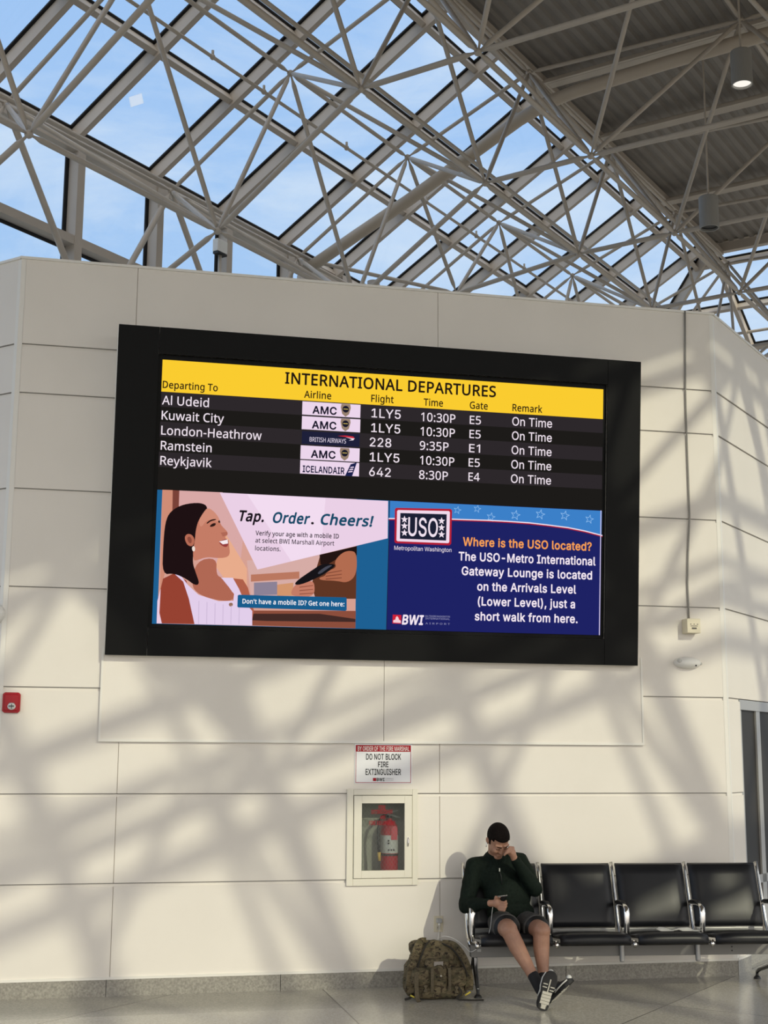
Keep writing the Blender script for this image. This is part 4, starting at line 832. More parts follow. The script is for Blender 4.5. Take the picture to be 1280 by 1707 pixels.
patch('emblem', [[z3(1105, 569), z3(1146, 575), z3(1140, 583), z3(1120, 584), z3(1135, 578)]], (235, 225, 235), 4)
x0, x1, y0, y1 = tile(500.5, 766.8, 598.1, 794.2, PK)
letters('airline_text', 'ICELANDAIR', 504.1, 787, 573.9, 790, 10.5, (24, 26, 60), 3, 0.045, 0, 'I')
patch('emblem', [[z3(1103, 744), z3(1128, 692), z3(1157, 683), z3(1135, 746)]], (28, 34, 78), 3)
for k in range(3): patch('emblem', [[z3(1116+k*5, 729-k*10), z3(1137+k*3, 727-k*10), z3(1136+k*3, 722-k*10), z3(1119+k*5, 724-k*10)]], PK, 4)

# left advertisement
def z5(x, y): return scr(x/2.9767+230, y/2.9767+800)
def rounded(pts, n=2):
    for _ in range(n): pts = [q for a, b_ in zip(pts, pts[1:]+pts[:1]) for q in ((a[0]*.75+b_[0]*.25, a[1]*.75+b_[1]*.25), (a[0]*.25+b_[0]*.75, a[1]*.25+b_[1]*.75))]
    return pts
def art(name, pts, rgb, lvl):
    if name in ('advert_figure', 'advert_hand') and len(pts) > 4 and max(p[1] for p in pts) < 700: pts = rounded(pts)
    return patch(name, [[z5(*p) for p in pts]], rgb, lvl)
AX1 = z5(1240, 400)[0]
patch('advert_picture', [rect(0, AX1, 0, vb)], (30, 96, 146), 1)
art('advert_picture', [(121, 49), (1085, 96), (1078, 737), (95, 712)], (214, 160, 146), 2)
art('advert_picture', [(121, 49), (172, 51), (168, 330), (108, 560)], (206, 140, 118), 3)
art('advert_picture', [(172, 51), (205, 53), (200, 200), (168, 330)], (122, 66, 56), 3)
art('advert_picture', [(205, 53), (420, 62), (520, 300), (500, 480), (380, 480), (200, 300)], (216, 168, 166), 3)
art('advert_picture', [(430, 260), (540, 440), (540, 560), (450, 520), (385, 430)], (232, 172, 140), 4)
art('advert_picture', [(540, 400), (760, 390), (910, 370), (905, 600), (560, 580)], (214, 172, 166), 4)
art('advert_picture', [(560, 470), (800, 455), (800, 490), (560, 505)], (186, 120, 96), 5)
art('advert_picture', [(575, 510), (690, 505), (690, 570), (575, 572)], (140, 130, 150), 5)
art('advert_picture', [(690, 520), (770, 510), (770, 575), (690, 575)], (210, 150, 110), 5)
art('advert_picture', [(905, 370), (1085, 330), (1081, 590), (880, 590), (860, 520)], (96, 54, 36), 5)
art('advert_picture', [(900, 372), (1085, 328), (1085, 372), (990, 390), (940, 420), (905, 420)], (34, 20, 18), 6)
art('advert_picture', [(405, 63), (1240, 105), (1238, 290), (592, 445)], (234, 208, 230), 7)
art('advert_picture', [(540, 70), (930, 90), (905, 368), (760, 404)], (242, 220, 240), 8)
art('advert_picture', [(490, 655), (560, 648), (1080, 650), (1078, 737), (560, 722)], (140, 78, 60), 6)
art('advert_picture', [(490, 672), (530, 664), (900, 664), (1078, 690), (1078, 705), (640, 700), (500, 694)], (66, 42, 38), 7)
# woman in the advertisement
art('advert_figure', [(118, 712), (106, 660), (112, 540), (124, 490), (180, 463), (240, 500), (258, 600), (282, 715)], (150, 66, 50), 8)
art('advert_figure', [(96, 600), (112, 540), (106, 660), (118, 712), (92, 712)], (236, 206, 226), 8)
art('advert_figure', [(466, 488), (520, 494), (545, 535), (575, 650), (560, 722), (470, 600)], (176, 96, 74), 8)
art('advert_figure', [(178, 464), (216, 480), (246, 520), (300, 570), (400, 602), (472, 600), (476, 566), (440, 520), (412, 485), (470, 486), (500, 540), (530, 610), (566, 650), (566, 722), (280, 716), (252, 590), (224, 505)], (226, 206, 234), 9)
for k in range(6): art('advert_figure', [(300+k*40, 600+k*6), (304+k*40, 600+k*6), (302+k*40, 716), (298+k*40, 716)], (206, 186, 216), 10)
art('advert_figure', [(290, 400), (390, 385), (388, 470), (414, 486), (446, 525), (474, 566), (470, 600), (400, 600), (300, 570), (262, 520)], (176, 104, 84), 9)
art('advert_figure', [(120, 470), (124, 330), (134, 210), (160, 155), (225, 120), (312, 112), (348, 134), (330, 180), (296, 230), (286, 300), (276, 350), (270, 410), (286, 460), (306, 516), (282, 524), (240, 492), (180, 464)], (30, 17, 19), 11)
art('advert_figure', [(345, 136), (378, 158), (402, 190), (408, 222), (442, 256), (446, 272), (428, 284), (447, 300), (452, 330), (456, 368), (440, 385), (398, 389), (340, 382), (292, 400), (274, 400), (272, 350), (282, 300), (286, 250), (298, 205), (322, 165)], (196, 124, 102), 12)
art('advert_figure', [(345, 136), (378, 158), (402, 190), (406, 215), (370, 200), (340, 200), (310, 240), (300, 205), (322, 165)], (208, 140, 118), 13)
art('advert_figure', [(338, 214), (362, 196), (388, 194), (386, 200), (362, 204), (342, 220)], (40, 22, 20), 14)
art('advert_figure', [(352, 232), (368, 216), (386, 214), (384, 226), (368, 234)], (46, 26, 24), 14)
art('advert_figure', [(396, 206), (404, 200), (408, 212), (400, 214)], (40, 22, 20), 14)
art('advert_figure', [(398, 306), (446, 290), (450, 318), (438, 336), (412, 326)], (150, 60, 60), 14)
art('advert_figure', [(402, 306), (444, 296), (446, 316), (420, 320)], (246, 234, 238), 15)
art('advert_figure', [(410, 262), (442, 258), (444, 272), (420, 282)], (176, 104, 86), 14)
art('advert_figure', [(230, 282), (246, 266), (270, 274), (282, 300), (272, 330), (250, 328), (236, 310)], (182, 108, 86), 13)
art('advert_figure', [(242, 286), (258, 280), (268, 300), (262, 318), (248, 308)], (140, 76, 62), 14)
art('advert_figure', [(266, 336), (276, 326), (284, 340), (280, 356), (270, 354)], (236, 220, 210), 14)
art('advert_figure', [(450, 612), (466, 608), (472, 620), (462, 630), (450, 624)], (150, 110, 90), 10)
# hands with a card reader
art('advert_hand', [(755, 572), (768, 532), (800, 508), (850, 500), (876, 510), (874, 578), (800, 580)], (196, 124, 102), 8)
for k in range(3): art('advert_hand', [(800, 530+k*17), (868, 522+k*19), (868, 526+k*19), (800, 535+k*17)], (150, 84, 66), 9)
art('advert_hand', [(935, 452), (985, 436), (972, 405), (1010, 362), (1050, 350), (1085, 362), (1084, 470), (1040, 512), (980, 500), (905, 498), (896, 486), (930, 476)], (178, 108, 80), 9)
for k in range(3): art('advert_hand', [(930, 462+k*14), (1010, 448+k*18), (1010, 452+k*18), (930, 467+k*14)], (130, 72, 54), 10)
art('advert_hand', [(766, 514), (880, 436), (910, 418), (972, 416), (978, 430), (915, 474), (800, 525)], (22, 20, 24), 11)
art('advert_hand', [(886, 462), (935, 426), (968, 422), (940, 440), (900, 470)], (70, 72, 84), 12)
art('advert_banner', [(500, 570), (1030, 583), (1034, 588), (1034, 645), (1028, 650), (496, 633), (492, 628), (494, 574)], (24, 92, 140), 13)
def l5(name, s, xl, yl, xr, yr, cap, rgb, lvl, bold=0.0, shear=0.0):
    return letters(name, s, xl/2.9767+230, yl/2.9767+800, xr/2.9767+230, yr/2.9767+800, cap/2.9767, rgb, lvl, bold, shear)
TEAL = (22, 74, 104)
l5('advert_text', "Don't have a mobile ID? Get one here:", 517, 613, 1022, 627, 22, (240, 240, 245), 15, 0.034)
l5('advert_text', 'Tap.', 492, 203, 632, 208, 50, (24, 18, 26), 15, 0.05, 0.2)
l5('advert_text', 'Order', 663, 212, 855, 219, 50, TEAL, 15, 0.05, 0.2); l5('advert_text', '.', 857, 219, 871, 219.5, 50, (24, 18, 26), 15, 0.03)
l5('advert_text', 'Cheers!', 900, 221, 1168, 231, 50, TEAL, 15, 0.05, 0.2)
l5('advert_text', 'Verify your age with a mobile ID', 582, 277, 995, 289, 22, (40, 32, 44), 15, 0.03)
l5('advert_text', 'at select BWI Marshall Airport', 581, 312, 972, 325, 22, (40, 32, 44), 15, 0.022)
l5('advert_text', 'locations.', 580, 350, 706, 354, 22, (40, 32, 44), 15, 0.022)

# right advertisement
def z6(x, y): return scr(x/2.7826+630, y/2.7826+820)
def a6(name, pts, rgb, lvl): return patch(name, [[z6(*p) for p in pts]], rgb, lvl)
def l6(name, s, xl, yl, xr, yr, cap, rgb, lvl, bold=0.0, shear=0.0):
    return letters(name, s, xl/2.7826+630, yl/2.7826+820, xr/2.7826+630, yr/2.7826+820, cap/2.7826, rgb, lvl, bold, shear, 'I')
patch('notice_panel', [rect(AX1+0.004, SW, 0, vb)], (30, 34, 100), 1)
sky_ = [(49, 41), (1040, 88), (1040, 200), (960, 179), (880, 163), (780, 150), (700, 141), (600, 134), (500, 129), (345, 124), (49, 121)]
patch('notice_panel', [[(max(AX1+0.004, min(SW, u)), min(v, vb)) for u, v in [z6(*p) for p in sky_]]], (60, 128, 200), 2)
cur = [(1040, 200), (960, 179), (880, 163), (780, 150), (700, 141), (600, 134), (500, 129), (345, 124), (49, 121)]
for dy, th, rgb in ((0, 5, (240, 225, 240)), (5, 5, (170, 30, 50))):
    for p, q in zip(cur[:-1], cur[1:]): a6('notice_panel', [(p[0], p[1]+dy), (q[0], q[1]+dy), (q[0], q[1]+dy+th), (p[0], p[1]+dy+th)], rgb, 3)
def star(c, r, ir=0.42, rot=0.0): return [(c[0]+(r if i % 2 == 0 else r*ir)*math.sin(math.pi*i/5+rot), c[1]+(r if i % 2 == 0 else r*ir)*math.cos(math.pi*i/5+rot)) for i in range(10)]
def star_line(c, r, lvl, rgb, rot=0.0):
    A, B = star(c, r, 0.42, rot), star(c, r*0.74, 0.42, rot)
    patch('notice_star', [[A[i], A[(i+1) % 10], B[(i+1) % 10], B[i]] for i in range(10)], rgb, lvl)
for (x, y), r in (((368, 85), 0.034), ((460, 79), 0.034), ((523, 117), 0.04), ((637, 108), 0.044), ((752, 105), 0.044), ((866, 110), 0.044), ((980, 127), 0.04)):
    star_line(z6(x, y), r, 3, (150, 195, 240), 0.2)
a6('logo_sign', [(84, 74), (336, 79), (343, 86), (339, 240), (331, 248), (82, 238), (76, 231), (78, 80)], (178, 30, 52), 4)
a6('logo_sign', [(93, 84), (328, 89), (333, 94), (330, 232), (325, 238), (90, 229), (85, 224), (88, 89)], (240, 218, 236), 5)
a6('logo_sign', [(103, 98), (318, 104), (315, 226), (101, 217)], (28, 32, 52), 6)
l6('logo_text', 'USO', 138, 203, 276, 208, 84, (240, 226, 240), 7, 0.018)
for x, ys in ((122, (128, 158, 190)), (294, (135, 166, 198))):
    for y in ys: patch('logo_star', [star(z6(x, y), 0.030)], (240, 226, 240), 7)
l6('notice_text', 'Metropolitan Washington', 75, 270, 340, 278, 19, (235, 225, 240), 4)
l6('notice_text', 'Where is the USO located?', 393, 252, 990, 270, 38, (248, 160, 84), 4, 0.036)
for s, a in (('The USO-Metro International', (373, 318, 1008, 340)), ('Gateway Lounge is located', (387, 386, 992, 405)), ('on the Arrivals Level', (459, 457, 918, 471)), ('(Lower Level), just a', (462, 526, 913, 539)), ('short walk from here.', (448, 595, 925, 608))):
    l6('notice_text', s, *a, 38, (244, 232, 244), 4, 0.036)
a6('logo_sign', [(68, 569), (108, 571), (107, 612), (66, 610)], (206, 34, 56), 4)
a6('logo_sign', [(70, 606), (70, 596), (80, 592), (82, 582), (88, 576), (94, 583), (97, 593), (105, 597), (105, 608)], (244, 206, 214), 5)
l6('logo_text', 'BWI', 110, 613, 212, 616, 42, (244, 232, 244), 4, 0.055, 0.12)
l6('logo_text', 'BALTIMORE/WASHINGTON', 219, 580, 333, 583, 8, (150, 150, 190), 4)
l6('logo_text', 'INTERNATIONAL', 219, 591, 333, 594, 8, (150, 150, 190), 4)
l6('logo_text', 'A I R P O R T', 219, 614, 333, 617, 8, (150, 150, 190), 4)
patch('notice_panel', [rect(SW-0.012, SW-0.004, 0, vb)], (200, 190, 225), 4)

# white board behind and under the screen
mb = MB(); bx0, bx1, bz0 = 0.198, 4.503, 1.832
mb.box((bx0, -0.022, bz0), (2.351, 0, 2.52)); mb.box((2.355, -0.022, bz0), (bx1, 0, 2.52)); mb.box((0.30, -0.022, 2.52), (4.36, 0, 4.80))
bo = tag(mb.build('mounting_board', WALL, loc=(2.35, 0, bz0)), 'flush white board mounted behind and below the departures screen', 'panel')
mb = MB(); mb.box((bx0-0.016, -0.028, bz0-0.02), (bx0, 0, 2.52)); mb.box((bx1, -0.028, bz0-0.02), (bx1+0.016, 0, 2.52)); mb.box((bx0, -0.028, bz0-0.02), (bx1, 0, bz0)); mb.build('edging', TRIM, bo)

# ------------------------------------------------------------------ things on the wall
def onwall(cx, z): return (cx, 0, z)
st = thing('fire_strobe', (-0.453, 0, 2.09), 'red fire alarm strobe on the white wall below the screen', 'alarm')
mb = MB(); mb.prism([(-.064, -.06), (-.05, -.074), (.05, -.074), (.064, -.06), (.064, .06), (.05, .074), (-.05, .074), (-.064, .06)], (-0.453, 0, 2.09), (1,0,0), (0,0,1), (0,-1,0), 0, 0.03)
mb.prism([(-.05, -.06), (.05, -.06), (.05, .06), (-.05, .06)], (-0.453, 0, 2.09), (1,0,0), (0,0,1), (0,-1,0), 0.03, 0.042); mb.build('housing', RED, st, bevel=0.005)
mb = MB(); mb.ball((-0.45, -0.042, 2.062), (0.03, 0.022, 0.026)); mb.build('lens', mat('clear lens', (0.75, 0.76, 0.76), 0.1), st, smooth=True)
mb = MB(); mb.box((-0.472, -0.067, 2.058), (-0.43, -0.06, 2.068)); mb.box((-0.452, -0.067, 2.045), (-0.446, -0.06, 2.08)); mb.box((-0.47, -0.046, 2.083), (-0.43, -0.041, 2.088)); mb.build('reflector', mat('dark reflector', (0.12, 0.12, 0.12), 0.3), st)

cbx = thing('control_box', (4.95, 0, 2.78), 'cream square control box on the wall at the end of a hanging cable', 'box')
mb = MB(); mb.box((4.893, -0.10, 2.727), (5.012, 0, 2.846)); mb.build('housing', CREAM, cbx, bevel=0.004)
mb = MB(); mb.box((4.925, -0.103, 2.783), (4.985, -0.099, 2.787)); mb.box((4.935, -0.104, 2.760), (4.975, -0.099, 2.772)); 
for x in (4.925, 4.955, 4.985): mb.box((x-0.004, -0.103, 2.797), (x+0.004, -0.099, 2.803))
mb.build('button', mat('dark button', (0.07, 0.06, 0.05), 0.5), cbx)
cabp = [(5.014, 5.53), (5.006, 5.25), (5.001, 5.09), (4.992, 4.82), (4.989, 4.45), (4.990, 4.03), (4.990, 3.72), (4.965, 3.42), (4.950, 3.16), (4.951, 2.96), (4.952, 2.84)]
mb = MB(); mb.tube([(x, -0.012, z) for x, z in cabp], 0.008, 8)
tag(mb.build('hanging_cable', mat('grey cable', (0.26, 0.25, 0.23), 0.5), smooth=True, loc=(4.95, -0.012, 5.5)), 'thin grey cable hanging from the wall top to the cream box', 'cable')
el = thing('sensor', (4.925, 0, 2.487), 'white oval sensor fixture on the wall under the cream box', 'sensor')
mb = MB(); mb.ball((4.925, -0.01, 2.487), (0.118, 0.07, 0.050), 28, 14); mb.build('housing', WHITE, el, smooth=True)
mb = MB(); mb.ball((4.835, -0.055, 2.50), (0.019, 0.02, 0.017), 14, 8); mb.ball((5.035, -0.03, 2.480), (0.012, 0.014, 0.012), 12, 8); mb.build('lamp_eye', mat('grey eye', (0.55, 0.55, 0.53), 0.2), el, smooth=True)
mb = MB(); mb.ball((4.975, -0.068, 2.462), 0.007, 8, 6); mb.build('indicator', BLACK, el)

# fire marshal sign
sg = thing('fire_sign', (2.355, 0, 1.66), 'white and red do not block sign over the extinguisher cabinet', 'sign')
PS = (V3((2.127, -0.006, 1.507)), V3((1,0,0)), V3((0,0,1)), V3((0,-1,0))); sw, sh = 0.457, 0.304
mb = MB(); mb.box((2.127, -0.006, 1.507), (2.127+sw, 0, 1.507+sh)); plate = mb.build('plate', mat('white sign face', (0.80, 0.81, 0.84), 0.3), sg)
redm = mat('sign red', (0.36, 0.012, 0.024), 0.5, spec=0.2); blk = mat('sign black', (0.010, 0.010, 0.012), 0.6, spec=0.1)
def sgz(x, y): return ((x-197)/608*sw, (548-y)/426*sh)
a, b_ = sgz(207, 540), sgz(792, 138); h0 = sgz(0, 208)[1]; w_ = 0.004
patch('red_border', [rect(a[0], b_[0], h0, b_[1]), rect(a[0], b_[0], a[1], a[1]+w_), rect(a[0], a[0]+w_, a[1], h0), rect(b_[0]-w_, b_[0], a[1], h0)], (0,0,0), 1, PS, plate, redm)
def sgt(s, xl, xr, yb, yt, m, bold):
    mb = MB(); p, q = sgz(xl, yb), sgz(xr, yt); put_text(mb, PS, s, p[0], q[0], p[1], q[1]-p[1], 2*EPS, bold); mb.build('sign_text', m, plate, fix=False)
sgt('BY ORDER OF THE FIRE MARSHAL', 228, 774, 198, 152, mat('sign white', (0.8, 0.78, 0.78), 0.4), 0.012)
sgt('DO NOT BLOCK', 316, 685, 292, 232, blk, 0.025); sgt('FIRE', 443, 553, 372, 315, blk, 0.025); sgt('EXTINGUISHER', 312, 685, 455, 393, blk, 0.025); sgt('BWI', 428, 512, 521, 489, blk, 0.04)
p, q = sgz(390, 522), sgz(424, 488); patch('red_border', [rect(p[0], q[0], p[1], q[1])], (0,0,0), 1, PS, plate, redm)
sgt('BALTIMORE/WASHINGTON', 517, 606, 499, 490, mat('sign grey', (0.35, 0.35, 0.37), 0.4), 0.0); sgt('INTERNATIONAL AIRPORT', 517, 606, 517, 507, mat('sign grey', (0.35, 0.35, 0.37), 0.4), 0.0)

# extinguisher cabinet, recessed
kb = thing('extinguisher_cabinet', (2.347, 0, 0.744), 'cream recessed fire cabinet with a wired glass door under the sign', 'cabinet')
mb = MB(); X0, X1, Z0, Z1 = 2.068, 2.627, 0.744, 1.465
mb.box((X0, -0.02, Z0), (2.118, 0.0, Z1)); mb.box((2.583, -0.02, Z0), (X1, 0, Z1)); mb.box((2.118, -0.02, Z0), (2.583, 0, 0.797)); mb.box((2.118, -0.02, 1.42), (2.583, 0, Z1)); mb.build('frame', CABINET, kb, bevel=0.004)
mb = MB(); mb.box((2.085, 0.0, 0.762), (2.095, 0.2, 1.447)); mb.box((2.60, 0, 0.762), (2.61, 0.2, 1.447)); mb.box((2.095, 0, 0.762), (2.60, 0.2, 0.79)); mb.box((2.095, 0, 1.43), (2.60, 0.2, 1.447)); mb.box((2.095, 0.19, 0.79), (2.60, 0.2, 1.43)); mb.build('inner_box', mat('grey tub', (0.40, 0.40, 0.36), 0.5), kb)
dr = MB(); dr.box((2.122, -0.028, 0.801), (2.183, -0.004, 1.416)); dr.box((2.520, -0.028, 0.801), (2.579, -0.004, 1.416)); dr.box((2.183, -0.028, 0.801), (2.520, -0.004, 0.857)); dr.box((2.183, -0.028, 1.358), (2.520, -0.004, 1.416)); door = dr.build('door', CABINET, kb, bevel=0.002)
mb = MB(); mb.box((2.183, -0.016, 0.857), (2.520, -0.011, 1.358)); mb.build('pane', glass('cabinet glass', (0.90, 0.92, 0.90), 0.025, 0.05), door)
mb = MB()
for i in range(-24, 30):
    for sgn in (1, -1):
        pts = []
        for k in range(2): pass
        x_, z_ = 2.183+i*0.028, 0.857
        if sgn < 0: x_ = 2.520-i*0.028
        # clip a diagonal wire to the pane
        t0_, t1_ = 0.0, 0.501/0.82
        ex = 0.57*sgn
        ts = [t0_, t1_]
        lo_, hi_ = ((2.183-x_)/ex, (2.520-x_)/ex) if ex > 0 else ((2.520-x_)/ex, (2.183-x_)/ex)
        t0_, t1_ = max(t0_, lo_), min(t1_, hi_)
        if t1_-t0_ > 0.02: mb.tube([(x_+ex*t0_, -0.0135, z_+0.82*t0_), (x_+ex*t1_, -0.0135, z_+0.82*t1_)], 0.0006, 4)
mb.build('wire_mesh', mat('grey wire', (0.22, 0.23, 0.22), 0.4, 0.6), door)
PG = (V3((2.183, -0.0165, 0.857)), V3((1,0,0)), V3((0,0,1)), V3((0,-1,0)))
for s, xl, xr, yb, yt in (('FIRE', 450, 522, 820, 775), ('EXTINGUISHER', 376, 596, 863, 822), ('AND', 466, 522, 920, 882), ('FIRE EQUIPMENT', 352, 624, 982, 940)):
    f_ = lambda x, y: ((x-272)/450*0.337, (1462-y)/710*0.501)
    p, q = f_(xl, yb), f_(xr, yt); mb = MB(); put_text(mb, PG, s, p[0], q[0], p[1], q[1]-p[1], 0.0005, 0.02); mb.build('door_text', redm, door, fix=False)
mb = MB(); mb.tube([(2.548, -0.03, 1.10), (2.548, -0.04, 1.09), (2.546, -0.042, 1.06), (2.545, -0.034, 1.035)], 0.004, 8); mb.box((2.540, -0.031, 1.06), (2.556, -0.028, 1.105)); mb.build('handle', CHROME, door)
ex = thing('fire_extinguisher', (2.43, 0.09, 0.79), 'red fire extinguisher standing behind the wired glass', 'fire extinguisher')
ec = (2.425, 0.085, 0.79)
mb = MB(); mb.lathe(ec, [(0.0, 0.0), (0.062, 0.0), (0.068, 0.008), (0.068, 0.36), (0.062, 0.395), (0.045, 0.42), (0.024, 0.435), (0.022, 0.45), (0.0, 0.45)], 28); mb.build('cylinder', RED, ex, smooth=False, fix=True)
mb = MB(); mb.lathe(ec, [(0.0692, 0.19), (0.0692, 0.325)], 28); lb = mb.build('sticker', mat('silver sticker', (0.52, 0.52, 0.53), 0.35), ex)
mb = MB(); mb.lathe(ec, [(0.0695, 0.17), (0.0695, 0.186)], 28); mb.build('band', BLACK, ex)
mb = MB()
for k, (dx, dz) in enumerate(((-.022, .285), (-.022, .265), (-.02, .215), (0.0, .215), (0.02, .215))): mb.box((2.425+dx-.006, 0.0125, 0.79+dz-.006), (2.425+dx+.006, 0.016, 0.79+dz+.006))
mb.build('pictogram', blk, ex)
mb = MB(); mb.tube([(2.425, 0.085, 1.235), (2.425, 0.085, 1.285)], 0.017, 12); mb.obox((2.43, 0.06, 1.29), V3((0.055, 0, 0.012)), V3((0, 0.012, 0)), V3((-0.002, 0, 0.008))); mb.obox((2.445, 0.05, 1.262), V3((0.05, 0, -0.014)), V3((0, 0.01, 0)), V3((0.002, 0, 0.007))); mb.build('valve', mat('dark valve', (0.10, 0.10, 0.10), 0.35, 0.8), ex)
mb = MB(); mb.tube([(2.41, 0.07, 1.26), (2.37, 0.05, 1.262), (2.335, 0.03, 1.23), (2.322, 0.02, 1.15), (2.325, 0.02, 1.05), (2.33, 0.02, 0.99)], 0.011, 10); mb.build('hose', BLACK, ex, smooth=True)
mb = MB(); mb.tube([(2.33, 0.02, 0.99), (2.333, 0.02, 0.925)], [0.013, 0.011], 10); mb.build('nozzle', mat('yellow nozzle', (0.65, 0.42, 0.09), 0.4), ex, smooth=True)
mb = MB(); mb.prism([(-.024, -.054), (.024, -.054), (.024, .035), (.01, .054), (-.024, .03)], (2.447, 0.012, 1.135), (1,0,0), (0,0,1), (0,-1,0), 0, 0.0015); mb.build('inspection_tag', mat('pink tag', (0.55, 0.05, 0.08), 0.5), ex)

# outlet with charger
ot = thing('wall_outlet', (2.794, 0, 0.451), 'cream outlet plate with a plugged charger low on the wall', 'outlet')
mb = MB(); mb.box((2.757, -0.006, 0.392), (2.831, 0, 0.511)); mb.build('plate', CREAM, ot, bevel=0.002)
mb = MB(); mb.box((2.775, -0.009, 0.408), (2.812, -0.006, 0.443)); mb.box((2.775, -0.009, 0.462), (2.812, -0.006, 0.497)); mb.build('socket', mat('socket face', (0.6, 0.56, 0.46), 0.4), ot, bevel=0.002)
mb = MB()
for dx in (-0.008, 0.006): mb.box((2.793+dx, -0.0105, 0.42), (2.7955+dx, -0.0088, 0.432))
mb.build('slot', BLACK, ot)
ch = thing('phone_charger', (2.794, -0.009, 0.478), 'small white charger plugged into the wall outlet', 'charger')
mb = MB(); mb.box((2.774, -0.045, 0.462), (2.814, -0.009, 0.494)); mb.build('body', mat('charger grey', (0.45, 0.45, 0.45), 0.4), ch, bevel=0.005)
mb = MB(); mb.tube([(2.794, -0.03, 0.464), (2.794, -0.03, 0.445)], 0.008, 10); mb.build('plug', WHITE, ch)
# small camera on the left hand wall
sc_ = thing('security_camera', (-0.62, 0.05, 2.75), 'small dark dome camera at the wall corner beside the screen', 'camera')
cpos = V3((XL, 0, 2.745))+LX*0.05
mb = MB(); mb.lathe(cpos, [(0.0, -0.01), (0.07, -0.01), (0.075, 0.02), (0.06, 0.05), (0.0, 0.055)], 20, ax=LN); mb.build('mount', WHITE, sc_, smooth=False)
mb = MB(); mb.ball(cpos+LN*0.05-ZZ*0.005, 0.05, 16, 10); mb.build('dome', BLACK, sc_, smooth=True)

# ------------------------------------------------------------------ row of seats
BA = math.radians(6.3); BE = V3((math.cos(BA), -math.sin(BA), 0)); BN = V3((-math.sin(BA), -math.cos(BA), 0)); BO = V3((2.95, -0.147, 0))
def bp(s, n, z): return BO+s*BE+n*BN+z*ZZ
PITCH_ = 0.580
bn = thing('beam_seating', bp(1.16, 0.3, 0), 'row of four black padded airport seats with polished armrests on one beam', 'bench')
mb = MB(); mb.obox(bp(1.22, 0.30, 0.312), BE*1.22, BN*0.035, ZZ*0.044); mb.build('beam', GREYPAINT, bn, bevel=0.004)
mb = MB()
for s in (0.36, 1.98): 
    for z in (0.298, 0.326): mb.obox(bp(s, 0.336, z), BE*0.005, BN*0.002, ZZ*0.005)
mb.build('bolt', BLACK, bn)
def pad(name, s0, s1, prof, th, parent):
    """upholstered pad: a side profile (n, z) swept across the seat width, thick, with soft edges"""
    mb = MB(); k = len(prof); prof = [V3(p) for p in prof]; nor = []
    for i in range(k):
        d = prof[min(i+1, k-1)]-prof[max(i-1, 0)]; d = d/np.linalg.norm(d); nor.append(V3((-d[1], d[0])))
    ns = 9; top, bot = [], []
    for j in range(ns):
        f = j/(ns-1); s = s0+(s1-s0)*f; e = 1-abs(2*f-1)**6
        for i in range(k):
            g_ = 1-abs(2*i/(k-1)-1)**8
            q = prof[i]+nor[i]*th*(0.30+0.70*e*g_)*0.5; top.append(bp(s, q[0], q[1]))
            q = prof[i]-nor[i]*th*0.5*(0.6+0.4*e*g_); bot.append(bp(s, q[0], q[1]))
    o = ns*k; fs = []
    for j in range(ns-1):
        for i in range(k-1):
            a = j*k+i; fs += [(a, a+1, a+k+1, a+k), (o+a, o+a+k, o+a+k+1, o+a+1)]
    for j in range(ns-1):
        a = j*k; fs += [(a, a+k, o+a+k, o+a), (a+k-1, o+a+k-1, o+a+2*k-1, a+2*k-1)]
    for i in range(k-1):
        a = i; fs += [(a, o+a, o+a+1, a+1), ((ns-1)*k+a, (ns-1)*k+a+1, o+(ns-1)*k+a+1, o+(ns-1)*k+a)]
    mb.add(top+bot, fs); return mb.build(name, VINYL, parent, smooth=True)
back_prof = [(0.008, 0.905), (0.030, 0.89), (0.055, 0.82), (0.082, 0.74), (0.112, 0.65), (0.140, 0.57), (0.160, 0.50), (0.165, 0.468), (0.150, 0.455)]
seat_prof = [(0.17, 0.388), (0.20, 0.402), (0.28, 0.407), (0.38, 0.414), (0.48, 0.428), (0.545, 0.438), (0.585, 0.425), (0.595, 0.398), (0.58, 0.375)]
for i in range(4):
    s0, s1 = i*PITCH_+0.024, (i+1)*PITCH_-0.024
    pad('backrest', s0, s1, back_prof, 0.045, bn)
    pad('seat', s0+0.005, s1-0.005, [(n_, z+0.005) for n_, z in seat_prof], 0.05, bn)
    mb = MB(); mb.obox(bp((s0+s1)/2, 0.165, 0.432), BE*(s1-s0)/2, BN*0.010, ZZ*0.016); mb.build('cross_rail', mat('grey rail', (0.34, 0.34, 0.33), 0.35, 0.5), bn, bevel=0.006)
